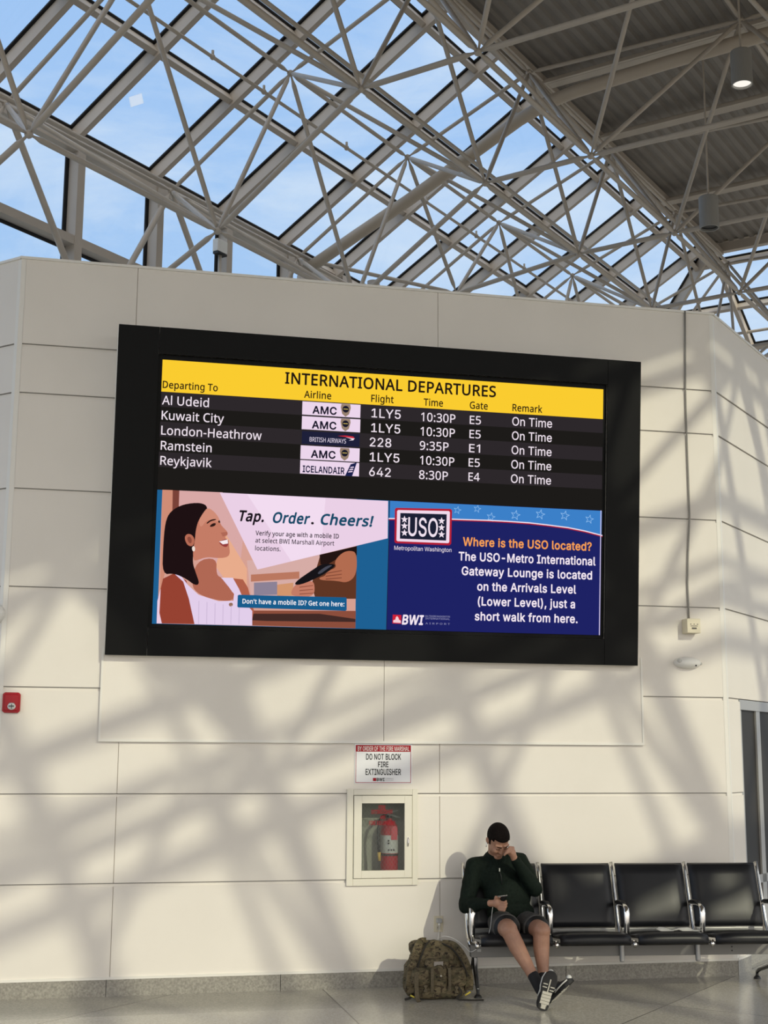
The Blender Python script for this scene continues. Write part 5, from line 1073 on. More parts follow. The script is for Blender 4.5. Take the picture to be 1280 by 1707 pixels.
for i in range(5):
    s = i*PITCH_
    mb = MB()
    mb.tube([bp(s, 0.0, 0.915), bp(s, 0.03, 0.84), bp(s, 0.075, 0.72), bp(s, 0.112, 0.62), bp(s, 0.135, 0.56), bp(s, 0.155, 0.49), bp(s, 0.185, 0.43), bp(s, 0.24, 0.375), bp(s, 0.30, 0.35)], 0.016, 12, flat=(1.15, 0.8)); 
    post = mb.build('backrest_post', CHROME, bn, smooth=True)
    mb = MB(); mb.tube([bp(s, 0.118, 0.612), bp(s, 0.20, 0.628), bp(s, 0.30, 0.634), bp(s, 0.355, 0.630), bp(s, 0.388, 0.610), bp(s, 0.398, 0.575), bp(s, 0.392, 0.50), bp(s, 0.385, 0.44), bp(s, 0.385, 0.37)], [0.015]*4+[0.017, 0.018, 0.017, 0.015, 0.014], 12, flat=(1.3, 0.75))
    arm = mb.build('armrest', CHROME, bn, smooth=True)
    mb = MB(); mb.tube([bp(s, 0.125, 0.628), bp(s, 0.17, 0.641), bp(s, 0.26, 0.648), bp(s, 0.325, 0.646)], [0.012, 0.022, 0.024, 0.014], 12, flat=(1.15, 0.55)); mb.build('arm_pad', BLACK, arm, smooth=True)
    mb = MB(); mb.tube([bp(s, 0.20, 0.385), bp(s, 0.40, 0.385), bp(s, 0.52, 0.40), bp(s, 0.575, 0.405), bp(s, 0.60, 0.385), bp(s, 0.59, 0.365)], [0.010, 0.010, 0.011, 0.012, 0.011, 0.009], 10, flat=(1.3, 0.7)); mb.build('seat_bracket', CHROME, bn, smooth=True)
    if 0 < i < 4:
        mb = MB(); mb.tube([bp(s-0.03, 0.352, 0.350), bp(s-0.03, 0.352, 0.235), bp(s-0.03, 0.352, 0.228)], [0.019, 0.019, 0.015], 16); mb.build('beam_clamp', mat('grey rail', (0.34, 0.34, 0.33), 0.35, 0.5), bn, smooth=False)
for s, sg_ in ((0.035, -1), (2.395, 1)):
    mb = MB(); mb.tube([bp(s, 0.29, 0.355), bp(s, 0.295, 0.25), bp(s, 0.31, 0.19), bp(s, 0.40, 0.06), bp(s, 0.412, 0.045)], [0.020, 0.020, 0.018, 0.014, 0.013], 12)
    mb.tube([bp(s, 0.285, 0.27), bp(s, 0.23, 0.20), bp(s, -0.20, 0.075), bp(s, -0.24, 0.05)], [0.020, 0.019, 0.015, 0.013], 12)
    lg = mb.build('leg', mat('dark polished leg', (0.16, 0.16, 0.16), 0.2, 0.9), bn, smooth=True)
    mb = MB(); mb.lathe(bp(s, 0.415, 0.0), [(0.030, 0.0), (0.026, 0.012), (0.012, 0.026), (0.010, 0.06)], 16); mb.lathe(bp(s, -0.245, 0.0), [(0.030, 0.0), (0.026, 0.012), (0.012, 0.026), (0.010, 0.06)], 16); mb.build('foot', BLACK, lg, smooth=False)
mb = MB(); mb.obox(bp(0.06, 0.337, 0.318), BE*0.014, BN*0.0015, ZZ*0.009); mb.build('rating_plate', mat('pale plate', (0.4, 0.4, 0.38), 0.4), bn)

pp = MB(); random.seed(3); g_ = [[bp(1.40+0.30*i/8+0.02*math.sin(j*2.0), 0.30+0.17*j/4, 0.448+0.012*math.sin(i*1.3+j)+0.010*abs(math.sin(i*2.1-j*1.4))) for j in range(5)] for i in range(9)]
vs_ = [p for r_ in g_ for p in r_]; pp.add(vs_+[p+ZZ*0.001 for p in vs_], [(i*5+j, i*5+j+1, (i+1)*5+j+1, (i+1)*5+j) for i in range(8) for j in range(4)]+[(45+i*5+j, 45+(i+1)*5+j, 45+(i+1)*5+j+1, 45+i*5+j+1) for i in range(8) for j in range(4)])
tag(pp.build('crumpled_napkin', mat('white tissue', (0.72, 0.72, 0.69), 0.8), smooth=True, loc=bp(1.55, 0.4, 0.44)), 'crumpled white paper lying on the third black seat', 'paper')

# ------------------------------------------------------------------ seated person
def fuse(mb, name, m, parent, voxel=0.006, smooth=5, displace=None, loc=None):
    """union of overlapping solids as one continuous skin"""
    o = mb.build('form', m, None)
    r = o.modifiers.new('fuse', 'REMESH'); r.mode = 'VOXEL'; r.voxel_size = voxel
    s = o.modifiers.new('soft', 'SMOOTH'); s.factor = 0.5; s.iterations = smooth
    if displace:
        tx = bpy.data.textures.new('creases', 'CLOUDS'); tx.noise_scale = displace[0]; tx.noise_depth = 2
        d = o.modifiers.new('creases', 'DISPLACE'); d.texture = tx; d.strength = displace[1]; d.texture_coords = 'LOCAL'
    dg = bpy.context.evaluated_depsgraph_get(); me = bpy.data.meshes.new_from_object(o.evaluated_get(dg)); me.name = name
    l0 = WL[o.name]; pl = WL[parent.name] if parent is not None else (V3(loc) if loc is not None else l0)
    bpy.data.objects.remove(o)
    me.transform(Matrix.Translation(Vector(l0-pl)))
    me.polygons.foreach_set('use_smooth', [True]*len(me.polygons))
    if not me.materials: me.materials.append(m)
    q = bpy.data.objects.new(name, me); COL.objects.link(q); WL[q.name] = pl
    if parent is not None: q.parent = parent
    else: q.location = tuple(pl)
    return q
A_ = V3
neck, headc = A_((3.148, -0.345, 0.945)), A_((3.132, -0.470, 1.108))
shL, shR = A_((2.985, -0.335, 0.900)), A_((3.345, -0.335, 0.930))
elL, wrL = A_((2.900, -0.400, 0.630)), A_((3.003, -0.655, 0.668))
elR, wrR = A_((3.412, -0.470, 0.745)), A_((3.226, -0.560, 0.978))
hipL, hipR = A_((3.165, -0.400, 0.500)), A_((3.335, -0.405, 0.497))
knL, knR = A_((3.085, -0.845, 0.505)), A_((3.333, -0.840, 0.492))
anL, anR = A_((3.252, -1.035, 0.125)), A_((3.318, -0.925, 0.110))
HR = np.array(Matrix.Rotation(math.radians(8), 3, 'Z') @ Matrix.Rotation(math.radians(-4), 3, 'Y') @ Matrix.Rotation(math.radians(45), 3, 'X'))
def hd(x, y, z): return headc+HR @ V3((x, y, z))
pn = thing('person', (3.25, -0.42, 0.0), 'person in dark green pullover and grey shorts seated looking down at a phone', 'person')
mb = MB()
mb.ball(hd(0, 0.012, 0.022), (0.076, 0.096, 0.094), 24, 16, R=HR)
mb.ball(hd(0, -0.034, -0.040), (0.066, 0.060, 0.078), 20, 14, R=HR)
mb.ball(hd(0, -0.020, -0.070), (0.066, 0.055, 0.046), 18, 12, R=HR)
mb.ball(hd(0, -0.072, -0.106), (0.034, 0.024, 0.022), 14, 10, R=HR)
mb.capsule(hd(0, -0.088, -0.002), hd(0, -0.103, -0.038), 0.009, 0.0125, 10)
for sx_ in (-1, 1):
    mb.ball(hd(sx_*0.011, -0.095, -0.042), (0.009, 0.009, 0.007), 10, 8, R=HR)
    mb.ball(hd(sx_*0.038, -0.070, -0.036), (0.024, 0.024, 0.022), 12, 8, R=HR)
    mb.capsule(hd(sx_*0.014, -0.088, 0.018), hd(sx_*0.052, -0.071, 0.015), 0.009, 0.008, 8)
    mb.ball(hd(sx_*0.031, -0.079, -0.006), (0.014, 0.011, 0.010), 10, 8, R=HR)
    mb.ball(hd(sx_*0.077, 0.012, -0.018), (0.009, 0.020, 0.031), 12, 8, R=HR)
    mb.ball(hd(sx_*0.084, 0.020, -0.008), (0.006, 0.014, 0.020), 10, 8, R=HR)
mb.capsule(hd(-0.020, -0.090, -0.072), hd(0.020, -0.090, -0.072), 0.007, 0.007, 8)
mb.capsule(hd(-0.016, -0.088, -0.083), hd(0.016, -0.088, -0.083), 0.008, 0.008, 8)
mb.capsule(neck-ZZ*0.03, hd(0, 0.025, -0.045), 0.060, 0.054, 16)
# slim trunk and upper limbs inside the clothes
mb.capsule((hipL+hipR)/2+V3((0, 0.02, 0.02)), neck+V3((0, 0.03, -0.14)), 0.085, 0.07, 16)
mb.capsule(neck-ZZ*0.06, shL, 0.05, 0.045); mb.capsule(neck-ZZ*0.06, shR, 0.05, 0.045)
mb.capsule(shL, elL, 0.042, 0.036); mb.capsule(elL, wrL, 0.036, 0.026)
mb.capsule(shR, elR, 0.042, 0.036); mb.capsule(elR, wrR, 0.036, 0.026)
for h, k_, a_ in ((hipL, knL, anL), (hipR, knR, anR)):
    mb.capsule(h, k_, 0.080, 0.065, 16)
    d = a_-k_; sd = V3((0, 0.022, 0.0))
    mb.ball(k_+V3((0, -0.004, 0.0)), (0.062, 0.062, 0.060), 16, 10)
    mb.capsule(k_, k_+d*0.30+sd, 0.060, 0.059, 16); mb.capsule(k_+d*0.30+sd, k_+d*0.62+sd*0.5, 0.059, 0.044, 16); mb.capsule(k_+d*0.62+sd*0.5, a_, 0.042, 0.034, 16)
    mb.capsule(k_+d*0.1, a_, 0.040, 0.033, 12)
# hand under the phone
pc = V3((3.066, -0.705, 0.690))
palm = wrL+V3((0.042, -0.030, 0.004))
mb.capsule(wrL, palm, 0.025, 0.026, 12); mb.ball(palm+V3((0.006, -0.004, 0)), (0.034, 0.026, 0.036), 14, 10)
for i in range(4):
    z = 0.690-0.0185*i; ln = (0.95, 1.05, 1.0, 0.8)[i]
    a = V3((3.062, -0.705, z-0.006)); b_ = V3((3.062+0.034*ln, -0.732, z-0.010)); c = V3((3.062+0.052*ln, -0.720+0.008, z+0.000))
    mb.capsule(palm+V3((0.006, -0.010, 0.024-0.016*i)), a, 0.011, 0.0105, 8); mb.capsule(a, b_, 0.0105, 0.0095, 8); mb.capsule(b_, c, 0.0095, 0.008, 8)
mb.capsule(palm+V3((-0.008, -0.006, 0.020)), V3((3.035, -0.705, 0.716)), 0.014, 0.011, 8); mb.capsule(V3((3.035, -0.705, 0.716)), V3((3.062, -0.722, 0.716)), 0.011, 0.008, 8)
# hand rubbing the eye
kn_ = V3((3.196, -0.575, 1.042)); pm = (wrR+kn_)/2
mb.capsule(wrR, pm, 0.025, 0.027, 12); mb.ball(pm+V3((-0.004, 0, 0.008)), (0.030, 0.022, 0.034), 14, 10)
for i in range(4):
    a = kn_+V3((0.012-0.003*i, -0.012+0.016*i, 0.010-0.012*i)) if False else kn_+V3((0.020-0.014*i, 0.004-0.010*i, 0.012-0.010*i))
    b_ = a+V3((-0.034, -0.022, 0.006-0.004*i))*(1.0, 1.05, 1.0, 0.8)[i]
    c = b_+V3((-0.016, 0.012, -0.020))*(1.0, 1.05, 1.0, 0.8)[i]
    mb.capsule(pm, a, 0.012, 0.011, 8); mb.capsule(a, b_, 0.0105, 0.0095, 8); mb.capsule(b_, c, 0.0095, 0.008, 8)
t0_ = pm+V3((-0.022, -0.008, -0.006)); mb.capsule(pm+V3((-0.004, 0, -0.012)), t0_+V3((-0.016, -0.006, 0.012)), 0.014, 0.011, 8); mb.capsule(t0_+V3((-0.016, -0.006, 0.012)), t0_+V3((-0.030, -0.012, 0.028)), 0.011, 0.008, 8)
body = fuse(mb, 'body', SKIN, pn, 0.0045, 4)
# hair
mb = MB(); mb.ball(hd(0, 0.012, 0.024), (0.0815, 0.1015, 0.0995), 40, 28, R=HR)
keep = lambda q: (q[2] > 0.048 if q[1] < -0.055 else (q[2] > 0.036-0.25*(q[1]+0.055) if q[1] < -0.02 else q[2] > -0.045))
loc_ = [(np.linalg.inv(HR) @ (V3(p)-headc)) for p in mb.v]
mb.f = [f for f in mb.f if all(keep(loc_[i]) for i in f)]; mb.m = [0]*len(mb.f)
used_ = sorted({i for f in mb.f for i in f}); ix = {j: i for i, j in enumerate(used_)}
mb.v = [mb.v[i] for i in used_]; mb.f = [[ix[i] for i in f] for f in mb.f]
hr = mb.build('hair', HAIR, pn, smooth=True); sdm = hr.modifiers.new('thick', 'SOLIDIFY'); sdm.thickness = 0.010; sdm.offset = -1
mb = MB()
for sx_ in (-1, 1): mb.capsule(hd(sx_*0.017, -0.0985, 0.019), hd(sx_*0.047, -0.083, 0.017), 0.0032, 0.0022, 8)
mb.build('eyebrow', HAIR, pn, smooth=True)
mb = MB()
for sx_ in (-1, 1): mb.capsule(hd(sx_*0.020, -0.0885, -0.013), hd(sx_*0.043, -0.083, -0.012), 0.0025, 0.002, 6)
mb.build('eyelash', HAIR, pn, smooth=True)
mb = MB(); mb.ball(hd(-0.090, -0.002, -0.028), (0.006, 0.008, 0.008), 10, 8); mb.tube([hd(-0.090, -0.006, -0.030), hd(-0.088, -0.012, -0.054)], 0.0035, 8); mb.build('earbud', mat('white earbud', (0.8, 0.8, 0.8), 0.3), pn, smooth=True)
# pullover
GREEN = mat('dark green knit', (0.0075, 0.0125, 0.0095), 0.75, noise=(60, 0.25), bump=(90, 0.15), spec=0.08)
mb = MB()
hc = (hipL+hipR)/2
mb.ball(hc+V3((-0.005, 0.005, 0.075)), (0.185, 0.125, 0.10), 24, 14)
mb.ball(hc+V3((-0.025, 0.02, 0.19)), (0.183, 0.125, 0.17), 24, 14)
mb.ball((shL+shR)/2+V3((0, 0.0, -0.085)), (0.185, 0.120, 0.135), 24, 14)
mb.capsule(shL+V3((0.03, 0, 0.0)), shR-V3((0.03, 0, 0)), 0.075, 0.075, 16)
mb.capsule((shL+shR)/2+V3((-0.02, 0.0, 0.02)), neck+V3((0, -0.005, 0.02)), 0.095, 0.070, 16)
mb.capsule(neck+V3((0, -0.005, 0.0)), neck+V3((-0.004, -0.020, 0.030)), 0.076, 0.074, 18)
mb.capsule(shL, elL, 0.070, 0.058, 16); mb.capsule(elL, elL+(wrL-elL)*0.45, 0.058, 0.054, 16); mb.capsule(elL+(wrL-elL)*0.4, elL+(wrL-elL)*0.93, 0.054, 0.036, 16)
mb.capsule(shR, elR, 0.070, 0.060, 16); mb.capsule(elR, elR+(wrR-elR)*0.45, 0.060, 0.052, 16); mb.capsule(elR+(wrR-elR)*0.4, elR+(wrR-elR)*0.92, 0.052, 0.036, 16)
fuse(mb, 'pullover', GREEN, pn, 0.007, 5, displace=(0.09, 0.016))
mb = MB(); mb.tube([(3.140, -0.462, 0.895), (3.152, -0.474, 0.84), (3.158, -0.476, 0.77)], 0.003, 6); z_ = mb.build('zipper', BLACK, pn, smooth=True)
mb = MB(); mb.obox((3.140, -0.470, 0.888), V3((0.004, 0, 0)), V3((0, 0.002, 0)), V3((0, 0, 0.012))); mb.build('zip_pull', mat('grey pull', (0.4, 0.42, 0.38), 0.3, 0.8), z_)
# shorts
GREY = mat('grey shorts cloth', (0.085, 0.082, 0.078), 0.8, noise=(40, 0.15), spec=0.15)
mb = MB()
mb.ball(hc+V3((0, 0.0, 0.0)), (0.185, 0.130, 0.105), 24, 14)
for h, k_ in ((hipL, knL), (hipR, knR)):
    e = h+(k_-h)*0.77
    mb.capsule(h, h+(k_-h)*0.4, 0.098, 0.096, 18); mb.tube([h+(k_-h)*0.35, h+(k_-h)*0.6, e], [0.097, 0.098, 0.101], 20)
fuse(mb, 'shorts', GREY, pn, 0.007, 4, displace=(0.07, 0.010))
mb = MB()
for h, k_ in ((hipL, knL), (hipR, knR)): mb.tube([h+(k_-h)*0.70, h+(k_-h)*0.782], [0.085, 0.093], 24)
mb.build('undershorts', BLACK, pn, smooth=True)
# socks and shoes
mb = MB()
for k_, a_ in ((knL, anL), (knR, anR)): mb.capsule(k_+(a_-k_)*0.78, a_, 0.041, 0.041, 16)
fuse(mb, 'sock', mat('black sock', (0.008, 0.008, 0.010), 0.8), pn, 0.005, 3)
SOLEW = mat('pale shoe rubber', (0.50, 0.48, 0.42), 0.5); SHOEB = mat('black shoe mesh', (0.010, 0.010, 0.012), 0.6, bump=(300, 0.2)); SHOEW = mat('white shoe stripe', (0.62, 0.62, 0.60), 0.4)
def shoe(heel, toe, up, lab):
    """running shoe: heel and toe points at the sole, up the direction away from the sole"""
    X = V3(toe)-V3(heel); Ln = np.linalg.norm(X); X /= Ln; Zv = V3(up)-X*np.dot(up, X); Zv /= np.linalg.norm(Zv); Yv = np.cross(Zv, X)
    H = V3(heel); g = lambda x, y, z: H+X*x*Ln+Yv*y+Zv*z
    sec = [(0.0, .018, .055), (0.03, .030, .070), (0.12, .036, .085), (0.25, .034, .095), (0.36, .034, .092), (0.5, .040, .075), (0.65, .047, .062), (0.8, .046, .052), (0.92, .036, .044), (0.985, .020, .034), (1.0, .008, .026)]
    mb = MB(); n_ = 16; vs_ = []
    for x, w, h in sec:
        for j in range(n_):
            a = 2*math.pi*j/n_; c, s_ = math.cos(a), math.sin(a)
            vs_.append(g(x, w*np.sign(c)*abs(c)**0.7, 0.016+max(0, h-0.016)*(0.5+0.5*np.sign(s_)*abs(s_)**0.8)))
    fs = [(i*n_+j, i*n_+(j+1) % n_, (i+1)*n_+(j+1) % n_, (i+1)*n_+j) for i in range(len(sec)-1) for j in range(n_)]
    fs += [tuple(range(n_))[::-1], tuple((len(sec)-1)*n_+j for j in range(n_))]
    mb.add(vs_, fs); sh = mb.build('shoe', SHOEB, pn, smooth=True); sh['label'] = lab
    outl = [(0.0, .016), (0.03, .032), (0.12, .039), (0.3, .036), (0.45, .038), (0.62, .050), (0.8, .049), (0.92, .038), (0.985, .020), (1.0, 0)]
    pl = [(x*Ln, w) for x, w in outl]+[(x*Ln, -w) for x, w in outl[-2::-1]]
    mb = MB(); mb.prism(pl, H, X, Yv, Zv, 0.004, 0.024); so_ = mb.build('sole', SHOEB, sh)
    mb = MB()                                           # pale tread on the outer half of the sole, black heel pads
    def strip(x0, x1, y0, y1, tgt): tgt.prism([(x0*Ln, y0), (x1*Ln, y0), (x1*Ln, y1), (x0*Ln, y1)], H, X, Yv, Zv, 0.0, 0.005)
    for x0, x1, w in ((0.05, 0.16, .020), (0.17, 0.24, .033), (0.25, 0.32, .034), (0.33, 0.40, .034), (0.41, 0.48, .034)): strip(x0, x1, -w, w, mb)
    strip(0.48, 0.80, -.004, .004, mb)
    for x0 in (0.52, 0.60): strip(x0, x0+0.025, .012, .042, mb); strip(x0+0.05, x0+0.075, -.044, -.012, mb)
    mb.build('tread', SOLEW, so_)
    mb = MB()
    for sg_ in (-1, 1):
        strip(0.04, 0.13, sg_*.016, sg_*.034, mb)
    mb.build('heel_pad', BLACK, so_)
    mb = MB()
    for sg_ in (-1, 1):
        mb.tube([g(0.42, sg_*.041, .030), g(0.58, sg_*.050, .034), g(0.78, sg_*.050, .036), g(0.93, sg_*.036, .036)], 0.005, 8)
        mb.tube([g(0.28, sg_*.038, .060), g(0.42, sg_*.040, .045), g(0.52, sg_*.042, .036)], 0.005, 8)
    mb.ball(g(0.95, 0, .040), 0.020, 10, 8); mb.build('stripe', SHOEW, sh, smooth=True)
    mb = MB()
    for x in (0.40, 0.47, 0.54, 0.61): mb.tube([g(x, -.022, .086-(x-.4)*.10), g(x+0.02, 0, .094-(x-.4)*.11), g(x, .022, .086-(x-.4)*.10)], 0.0035, 6)
    mb.tube([g(0.38, 0, .100), g(0.36, .025, .118), g(0.40, .035, .105)], 0.003, 6); mb.tube([g(0.38, 0, .100), g(0.35, -.022, .116)], 0.003, 6)
    mb.build('lace', BLACK, sh, smooth=True)
shoe((3.222, -1.150, 0.004), (3.296, -1.178, 0.262), (0.05, 0.95, 0.1), 'black shoe with its pale sole turned up')
shoe((3.335, -0.985, 0.012), (3.470, -1.115, 0.185), (-0.55, 0.45, 0.75), 'black shoe pointing sideways behind')

ph = thing('phone', pc, 'dark phone held low in the seated person\'s hand', 'phone')
px_ = V3((0.98, -0.05, 0.10)); px_ /= np.linalg.norm(px_); py_ = V3((0.0, 0.86, -0.36)); py_ -= px_*np.dot(py_, px_); py_ /= np.linalg.norm(py_); pz_ = np.cross(px_, py_)
pcn = V3((3.086, -0.660, 0.697))
mb = MB(); mb.obox(pcn, px_*0.037, py_*0.073, pz_*0.0045); mb.build('case', mat('dark phone case', (0.02, 0.02, 0.025), 0.25), ph, bevel=0.004)
mb = MB(); mb.obox(pcn+pz_*0.005, px_*0.034, py_*0.070, pz_*0.0006); mb.build('display', mat('phone glass', (0.03, 0.035, 0.045), 0.08), ph)
mb = MB(); mb.obox(pcn-py_*0.0735+pz_*0.002, px_*0.036, py_*0.001, pz_*0.002); mb.build('rim', CHROME, ph)
cb_ = [pcn+py_*0.075, (3.06, -0.56, 0.64), (3.02, -0.62, 0.50), (2.985, -0.66, 0.435), (2.955, -0.66, 0.40), (2.92, -0.60, 0.345), (2.895, -0.52, 0.315), (2.87, -0.45, 0.345), (2.82, -0.38, 0.385), (2.78, -0.33, 0.40), (2.755, -0.22, 0.385), (2.755, -0.10, 0.32), (2.78, -0.045, 0.36), (2.794, -0.032, 0.44)]
pts = [V3(p) for p in cb_]; fine = []
for i in range(len(pts)-1):
    p0, p1, p2, p3 = pts[max(i-1, 0)], pts[i], pts[i+1], pts[min(i+2, len(pts)-1)]
    for k in range(6):
        t_ = k/6; fine.append(0.5*((2*p1)+(-p0+p2)*t_+(2*p0-5*p1+4*p2-p3)*t_**2+(-p0+3*p1-3*p2+p3)*t_**3))
fine.append(pts[-1])
mb = MB(); mb.tube(fine, 0.0022, 6)
tag(mb.build('charging_cable', WHITE, smooth=True, loc=(2.9, -0.5, 0.3)), 'thin white charging cable looping from the outlet over the backpack to the phone', 'cable')

# ------------------------------------------------------------------ backpack
cm = bpy.data.materials.new('camouflage cloth'); cm.use_nodes = True; t = cm.node_tree; b = t.nodes['Principled BSDF']
co = N(t, 'ShaderNodeTexCoord'); last = None
for sc__, th__, dx__, c in ((16, 0.52, 0, (0.078, 0.066, 0.034)), (20, 0.55, 3.1, (0.150, 0.118, 0.066)), (28, 0.59, 7.7, (0.050, 0.034, 0.018)), (34, 0.63, 12.3, (0.018, 0.013, 0.008))):
    mpn = N(t, 'ShaderNodeMapping'); mpn.inputs['Location'].default_value = (dx__, dx__*0.7, dx__*1.3); mpn.inputs['Scale'].default_value = (1, 1, 1.6)
    L(t, co.outputs['Object'], mpn.inputs[0]); n1 = N(t, 'ShaderNodeTexNoise'); n1.inputs['Scale'].default_value = sc__; n1.inputs['Detail'].default_value = 3; L(t, mpn.outputs[0], n1.inputs['Vector'])
    g1 = N(t, 'ShaderNodeMath', operation='GREATER_THAN'); L(t, n1.outputs['Fac'], g1.inputs[0]); g1.inputs[1].default_value = th__
    mxn = N(t, 'ShaderNodeMixRGB'); L(t, g1.outputs[0], mxn.inputs[0]); mxn.inputs[2].default_value = (*c, 1)
    if last is None: mxn.inputs[1].default_value = (0.115, 0.090, 0.048, 1)
    else: L(t, last, mxn.inputs[1])
    last = mxn.outputs[0]
L(t, last, b.inputs['Base Color']); b.inputs['Roughness'].default_value = 0.85
n2_ = N(t, 'ShaderNodeTexNoise'); n2_.inputs['Scale'].default_value = 45; L(t, co.outputs['Object'], n2_.inputs['Vector'])
bp_ = N(t, 'ShaderNodeBump'); bp_.inputs['Strength'].default_value = 0.5; bp_.inputs['Distance'].default_value = 0.01; L(t, n2_.outputs['Fac'], bp_.inputs['Height']); L(t, bp_.outputs[0], b.inputs['Normal'])
WEB = mat('tan webbing', (0.11, 0.088, 0.052), 0.8, noise=(80, 0.2)); DWEB = mat('dark webbing', (0.018, 0.015, 0.011), 0.8)
bk = thing('backpack', (2.66, -0.45, 0.0), 'camouflage backpack standing on the floor against the wall beside the first seat', 'backpack')
def puff(c, hx, hy, hz, e=0.55, n=26, h=16, taper=0.0):
    """rounded box, narrower at the top by taper"""
    vs_, fs = [], []
    mb = MB()
    sg = lambda a: np.sign(a)*abs(a)**e
    for i in range(h+1):
        th = math.pi*(i/h-0.5)
        for j in range(n):
            a = 2*math.pi*j/n; z = sg(math.sin(th)); k = 1-taper*(z+1)/2
            vs_.append(V3(c)+V3((hx*k*sg(math.cos(th))*sg(math.cos(a)), hy*(1-taper*0.6*(z+1)/2)*sg(math.cos(th))*sg(math.sin(a)), hz*z)))
    fs = [(i*n+j, i*n+(j+1) % n, (i+1)*n+(j+1) % n, (i+1)*n+j) for i in range(h) for j in range(n)]
    mb.add(vs_, fs+[tuple(range(n))[::-1], tuple(h*n+j for j in range(n))]); return mb
mb = puff((2.665, -0.40, 0.185), 0.245, 0.150, 0.180, 0.62, 30, 20, 0.30)
m2b = puff((2.655, -0.39, 0.30), 0.150, 0.110, 0.085, 0.7, 24, 14, 0.25); mb.add(m2b.v, m2b.f)
m2b = puff((2.56, -0.36, 0.33), 0.085, 0.07, 0.055, 0.8, 20, 12); mb.add(m2b.v, m2b.f)
m2b = puff((2.77, -0.36, 0.31), 0.085, 0.07, 0.050, 0.8, 20, 12); mb.add(m2b.v, m2b.f)
m2b = puff((2.47, -0.42, 0.13), 0.055, 0.10, 0.125, 0.7, 20, 12, 0.3); mb.add(m2b.v, m2b.f)
m2b = puff((2.845, -0.42, 0.13), 0.052, 0.10, 0.125, 0.7, 20, 12, 0.3); mb.add(m2b.v, m2b.f)
fuse(mb, 'main_bag', cm, bk, 0.008, 6, displace=(0.05, 0.028))
def pouch(cx, cz, hx, hz, y=-0.555, hy=0.045, rz=0.0):
    mb = puff((0, 0, 0), hx, hy, hz, 0.5, 22, 12); Rm = np.array(Matrix.Rotation(rz, 3, 'Y'))
    mb.v = [tuple(Rm @ V3(p)+V3((cx, y, cz))) for p in mb.v]
    return fuse(mb, 'pouch', cm, bk, 0.006, 4, displace=(0.035, 0.012))
pouch(2.515, 0.155, 0.075, 0.065, rz=0.10); pouch(2.645, 0.145, 0.065, 0.085); pouch(2.775, 0.145, 0.070, 0.070, rz=-0.06)
pouch(2.655, 0.050, 0.185, 0.045, -0.55, 0.050)
pouch(2.64, 0.235, 0.095, 0.045, -0.515, 0.05)
mb = MB(); mb.obox((2.643, -0.564, 0.243), V3((0.034, 0, 0)), V3((0, 0.004, 0.001)), V3((0, -0.004, 0.016))); mb.build('name_tape', mat('grey name tape', (0.34, 0.31, 0.28), 0.7), bk)
def strap(pts, w, m, name='strap', th=0.005):
    pts = [V3(p) for p in pts]; f2 = []
    for i in range(len(pts)-1):
        p0, p1, p2, p3 = pts[max(i-1, 0)], pts[i], pts[i+1], pts[min(i+2, len(pts)-1)]
        for k in range(5):
            t_ = k/5; f2.append(0.5*((2*p1)+(-p0+p2)*t_+(2*p0-5*p1+4*p2-p3)*t_**2+(-p0+3*p1-3*p2+p3)*t_**3))
    f2.append(pts[-1]); mb = MB(); rows_ = []
    for i, p in enumerate(f2):
        d = f2[min(i+1, len(f2)-1)]-f2[max(i-1, 0)]; sd = np.cross(d, V3((0, -1, 0.15))); nn_ = np.linalg.norm(sd); sd = sd/nn_ if nn_ > 1e-6 else V3((1, 0, 0))
        nr_ = np.cross(sd, d); nr_ = nr_/np.linalg.norm(nr_)
        rows_.append([p+sd*w/2+nr_*th/2, p-sd*w/2+nr_*th/2, p-sd*w/2-nr_*th/2, p+sd*w/2-nr_*th/2])
    vs_ = [q for r_ in rows_ for q in r_]; fs = [(i*4+j, i*4+(j+1) % 4, (i+1)*4+(j+1) % 4, (i+1)*4+j) for i in range(len(rows_)-1) for j in range(4)]
    mb.add(vs_, fs+[(3,2,1,0), tuple(len(vs_)-4+j for j in range(4))]); return mb.build(name, m, bk, smooth=False)
strap([(2.60, -0.36, 0.372), (2.535, -0.44, 0.372), (2.478, -0.515, 0.285), (2.442, -0.55, 0.16), (2.432, -0.545, 0.05)], 0.06, cm, 'shoulder_strap', 0.014)
strap([(2.73, -0.36, 0.352), (2.795, -0.44, 0.345), (2.848, -0.515, 0.26), (2.880, -0.535, 0.14), (2.880, -0.53, 0.05)], 0.06, cm, 'shoulder_strap', 0.014)
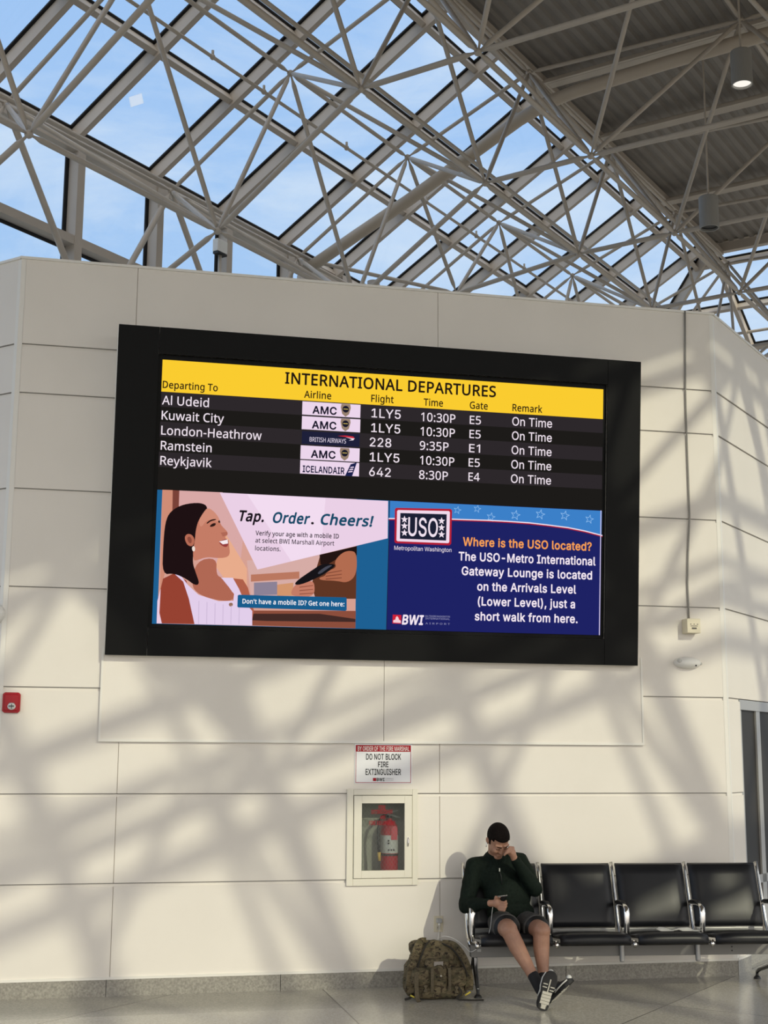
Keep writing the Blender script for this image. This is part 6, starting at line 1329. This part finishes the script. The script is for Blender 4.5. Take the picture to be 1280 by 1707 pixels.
strap([(2.605, -0.455, 0.390), (2.560, -0.500, 0.355), (2.505, -0.548, 0.26), (2.470, -0.585, 0.16), (2.462, -0.59, 0.04)], 0.010, DWEB, 'strap_edging', 0.012)
strap([(2.700, -0.455, 0.370), (2.765, -0.500, 0.335), (2.828, -0.548, 0.24), (2.858, -0.575, 0.15)], 0.010, DWEB, 'strap_edging', 0.012)
strap([(2.470, -0.600, 0.19), (2.466, -0.618, 0.10), (2.470, -0.625, 0.03), (2.474, -0.66, 0.004)], 0.030, WEB)
strap([(2.585, -0.607, 0.22), (2.583, -0.615, 0.12), (2.585, -0.605, 0.06)], 0.022, WEB)
strap([(2.712, -0.607, 0.22), (2.714, -0.615, 0.12), (2.712, -0.605, 0.06)], 0.022, WEB)
strap([(2.77, -0.61, 0.095), (2.80, -0.62, 0.05), (2.76, -0.64, 0.012), (2.86, -0.68, 0.005), (2.945, -0.685, 0.004)], 0.014, DWEB)
strap([(2.45, -0.57, 0.04), (2.42, -0.60, 0.02), (2.385, -0.60, 0.012)], 0.016, DWEB)
def buckle(x, y, z):
    mb = MB(); mb.obox((x, y, z), V3((0.013, 0, 0)), V3((0, 0.005, 0)), V3((0, 0, 0.008))); mb.obox((x, y, z-0.016), V3((0.007, 0, 0)), V3((0, 0.004, 0)), V3((0, 0, 0.010))); mb.obox((x, y, z-0.032), V3((0.014, 0, 0)), V3((0, 0.005, 0)), V3((0, 0, 0.008)))
    mb.build('buckle', WEB, bk, bevel=0.002)
buckle(2.535, -0.612, 0.100); buckle(2.765, -0.612, 0.085)
YEL = mat('yellow pull cord', (0.62, 0.50, 0.06), 0.5)
for a, b2 in (((2.425, -0.600, 0.040), (2.455, -0.612, 0.026)), ((2.83, -0.605, 0.028), (2.872, -0.600, 0.048))):
    mb = MB(); mb.tube([a, b2], 0.006, 8); mb.build('zip_pull', YEL, bk, smooth=True)
mb = MB(); mb.ball((2.652, -0.603, 0.165), 0.007, 10, 8); mb.build('snap', mat('pale snap', (0.6, 0.58, 0.5), 0.3, 0.5), bk, smooth=True)
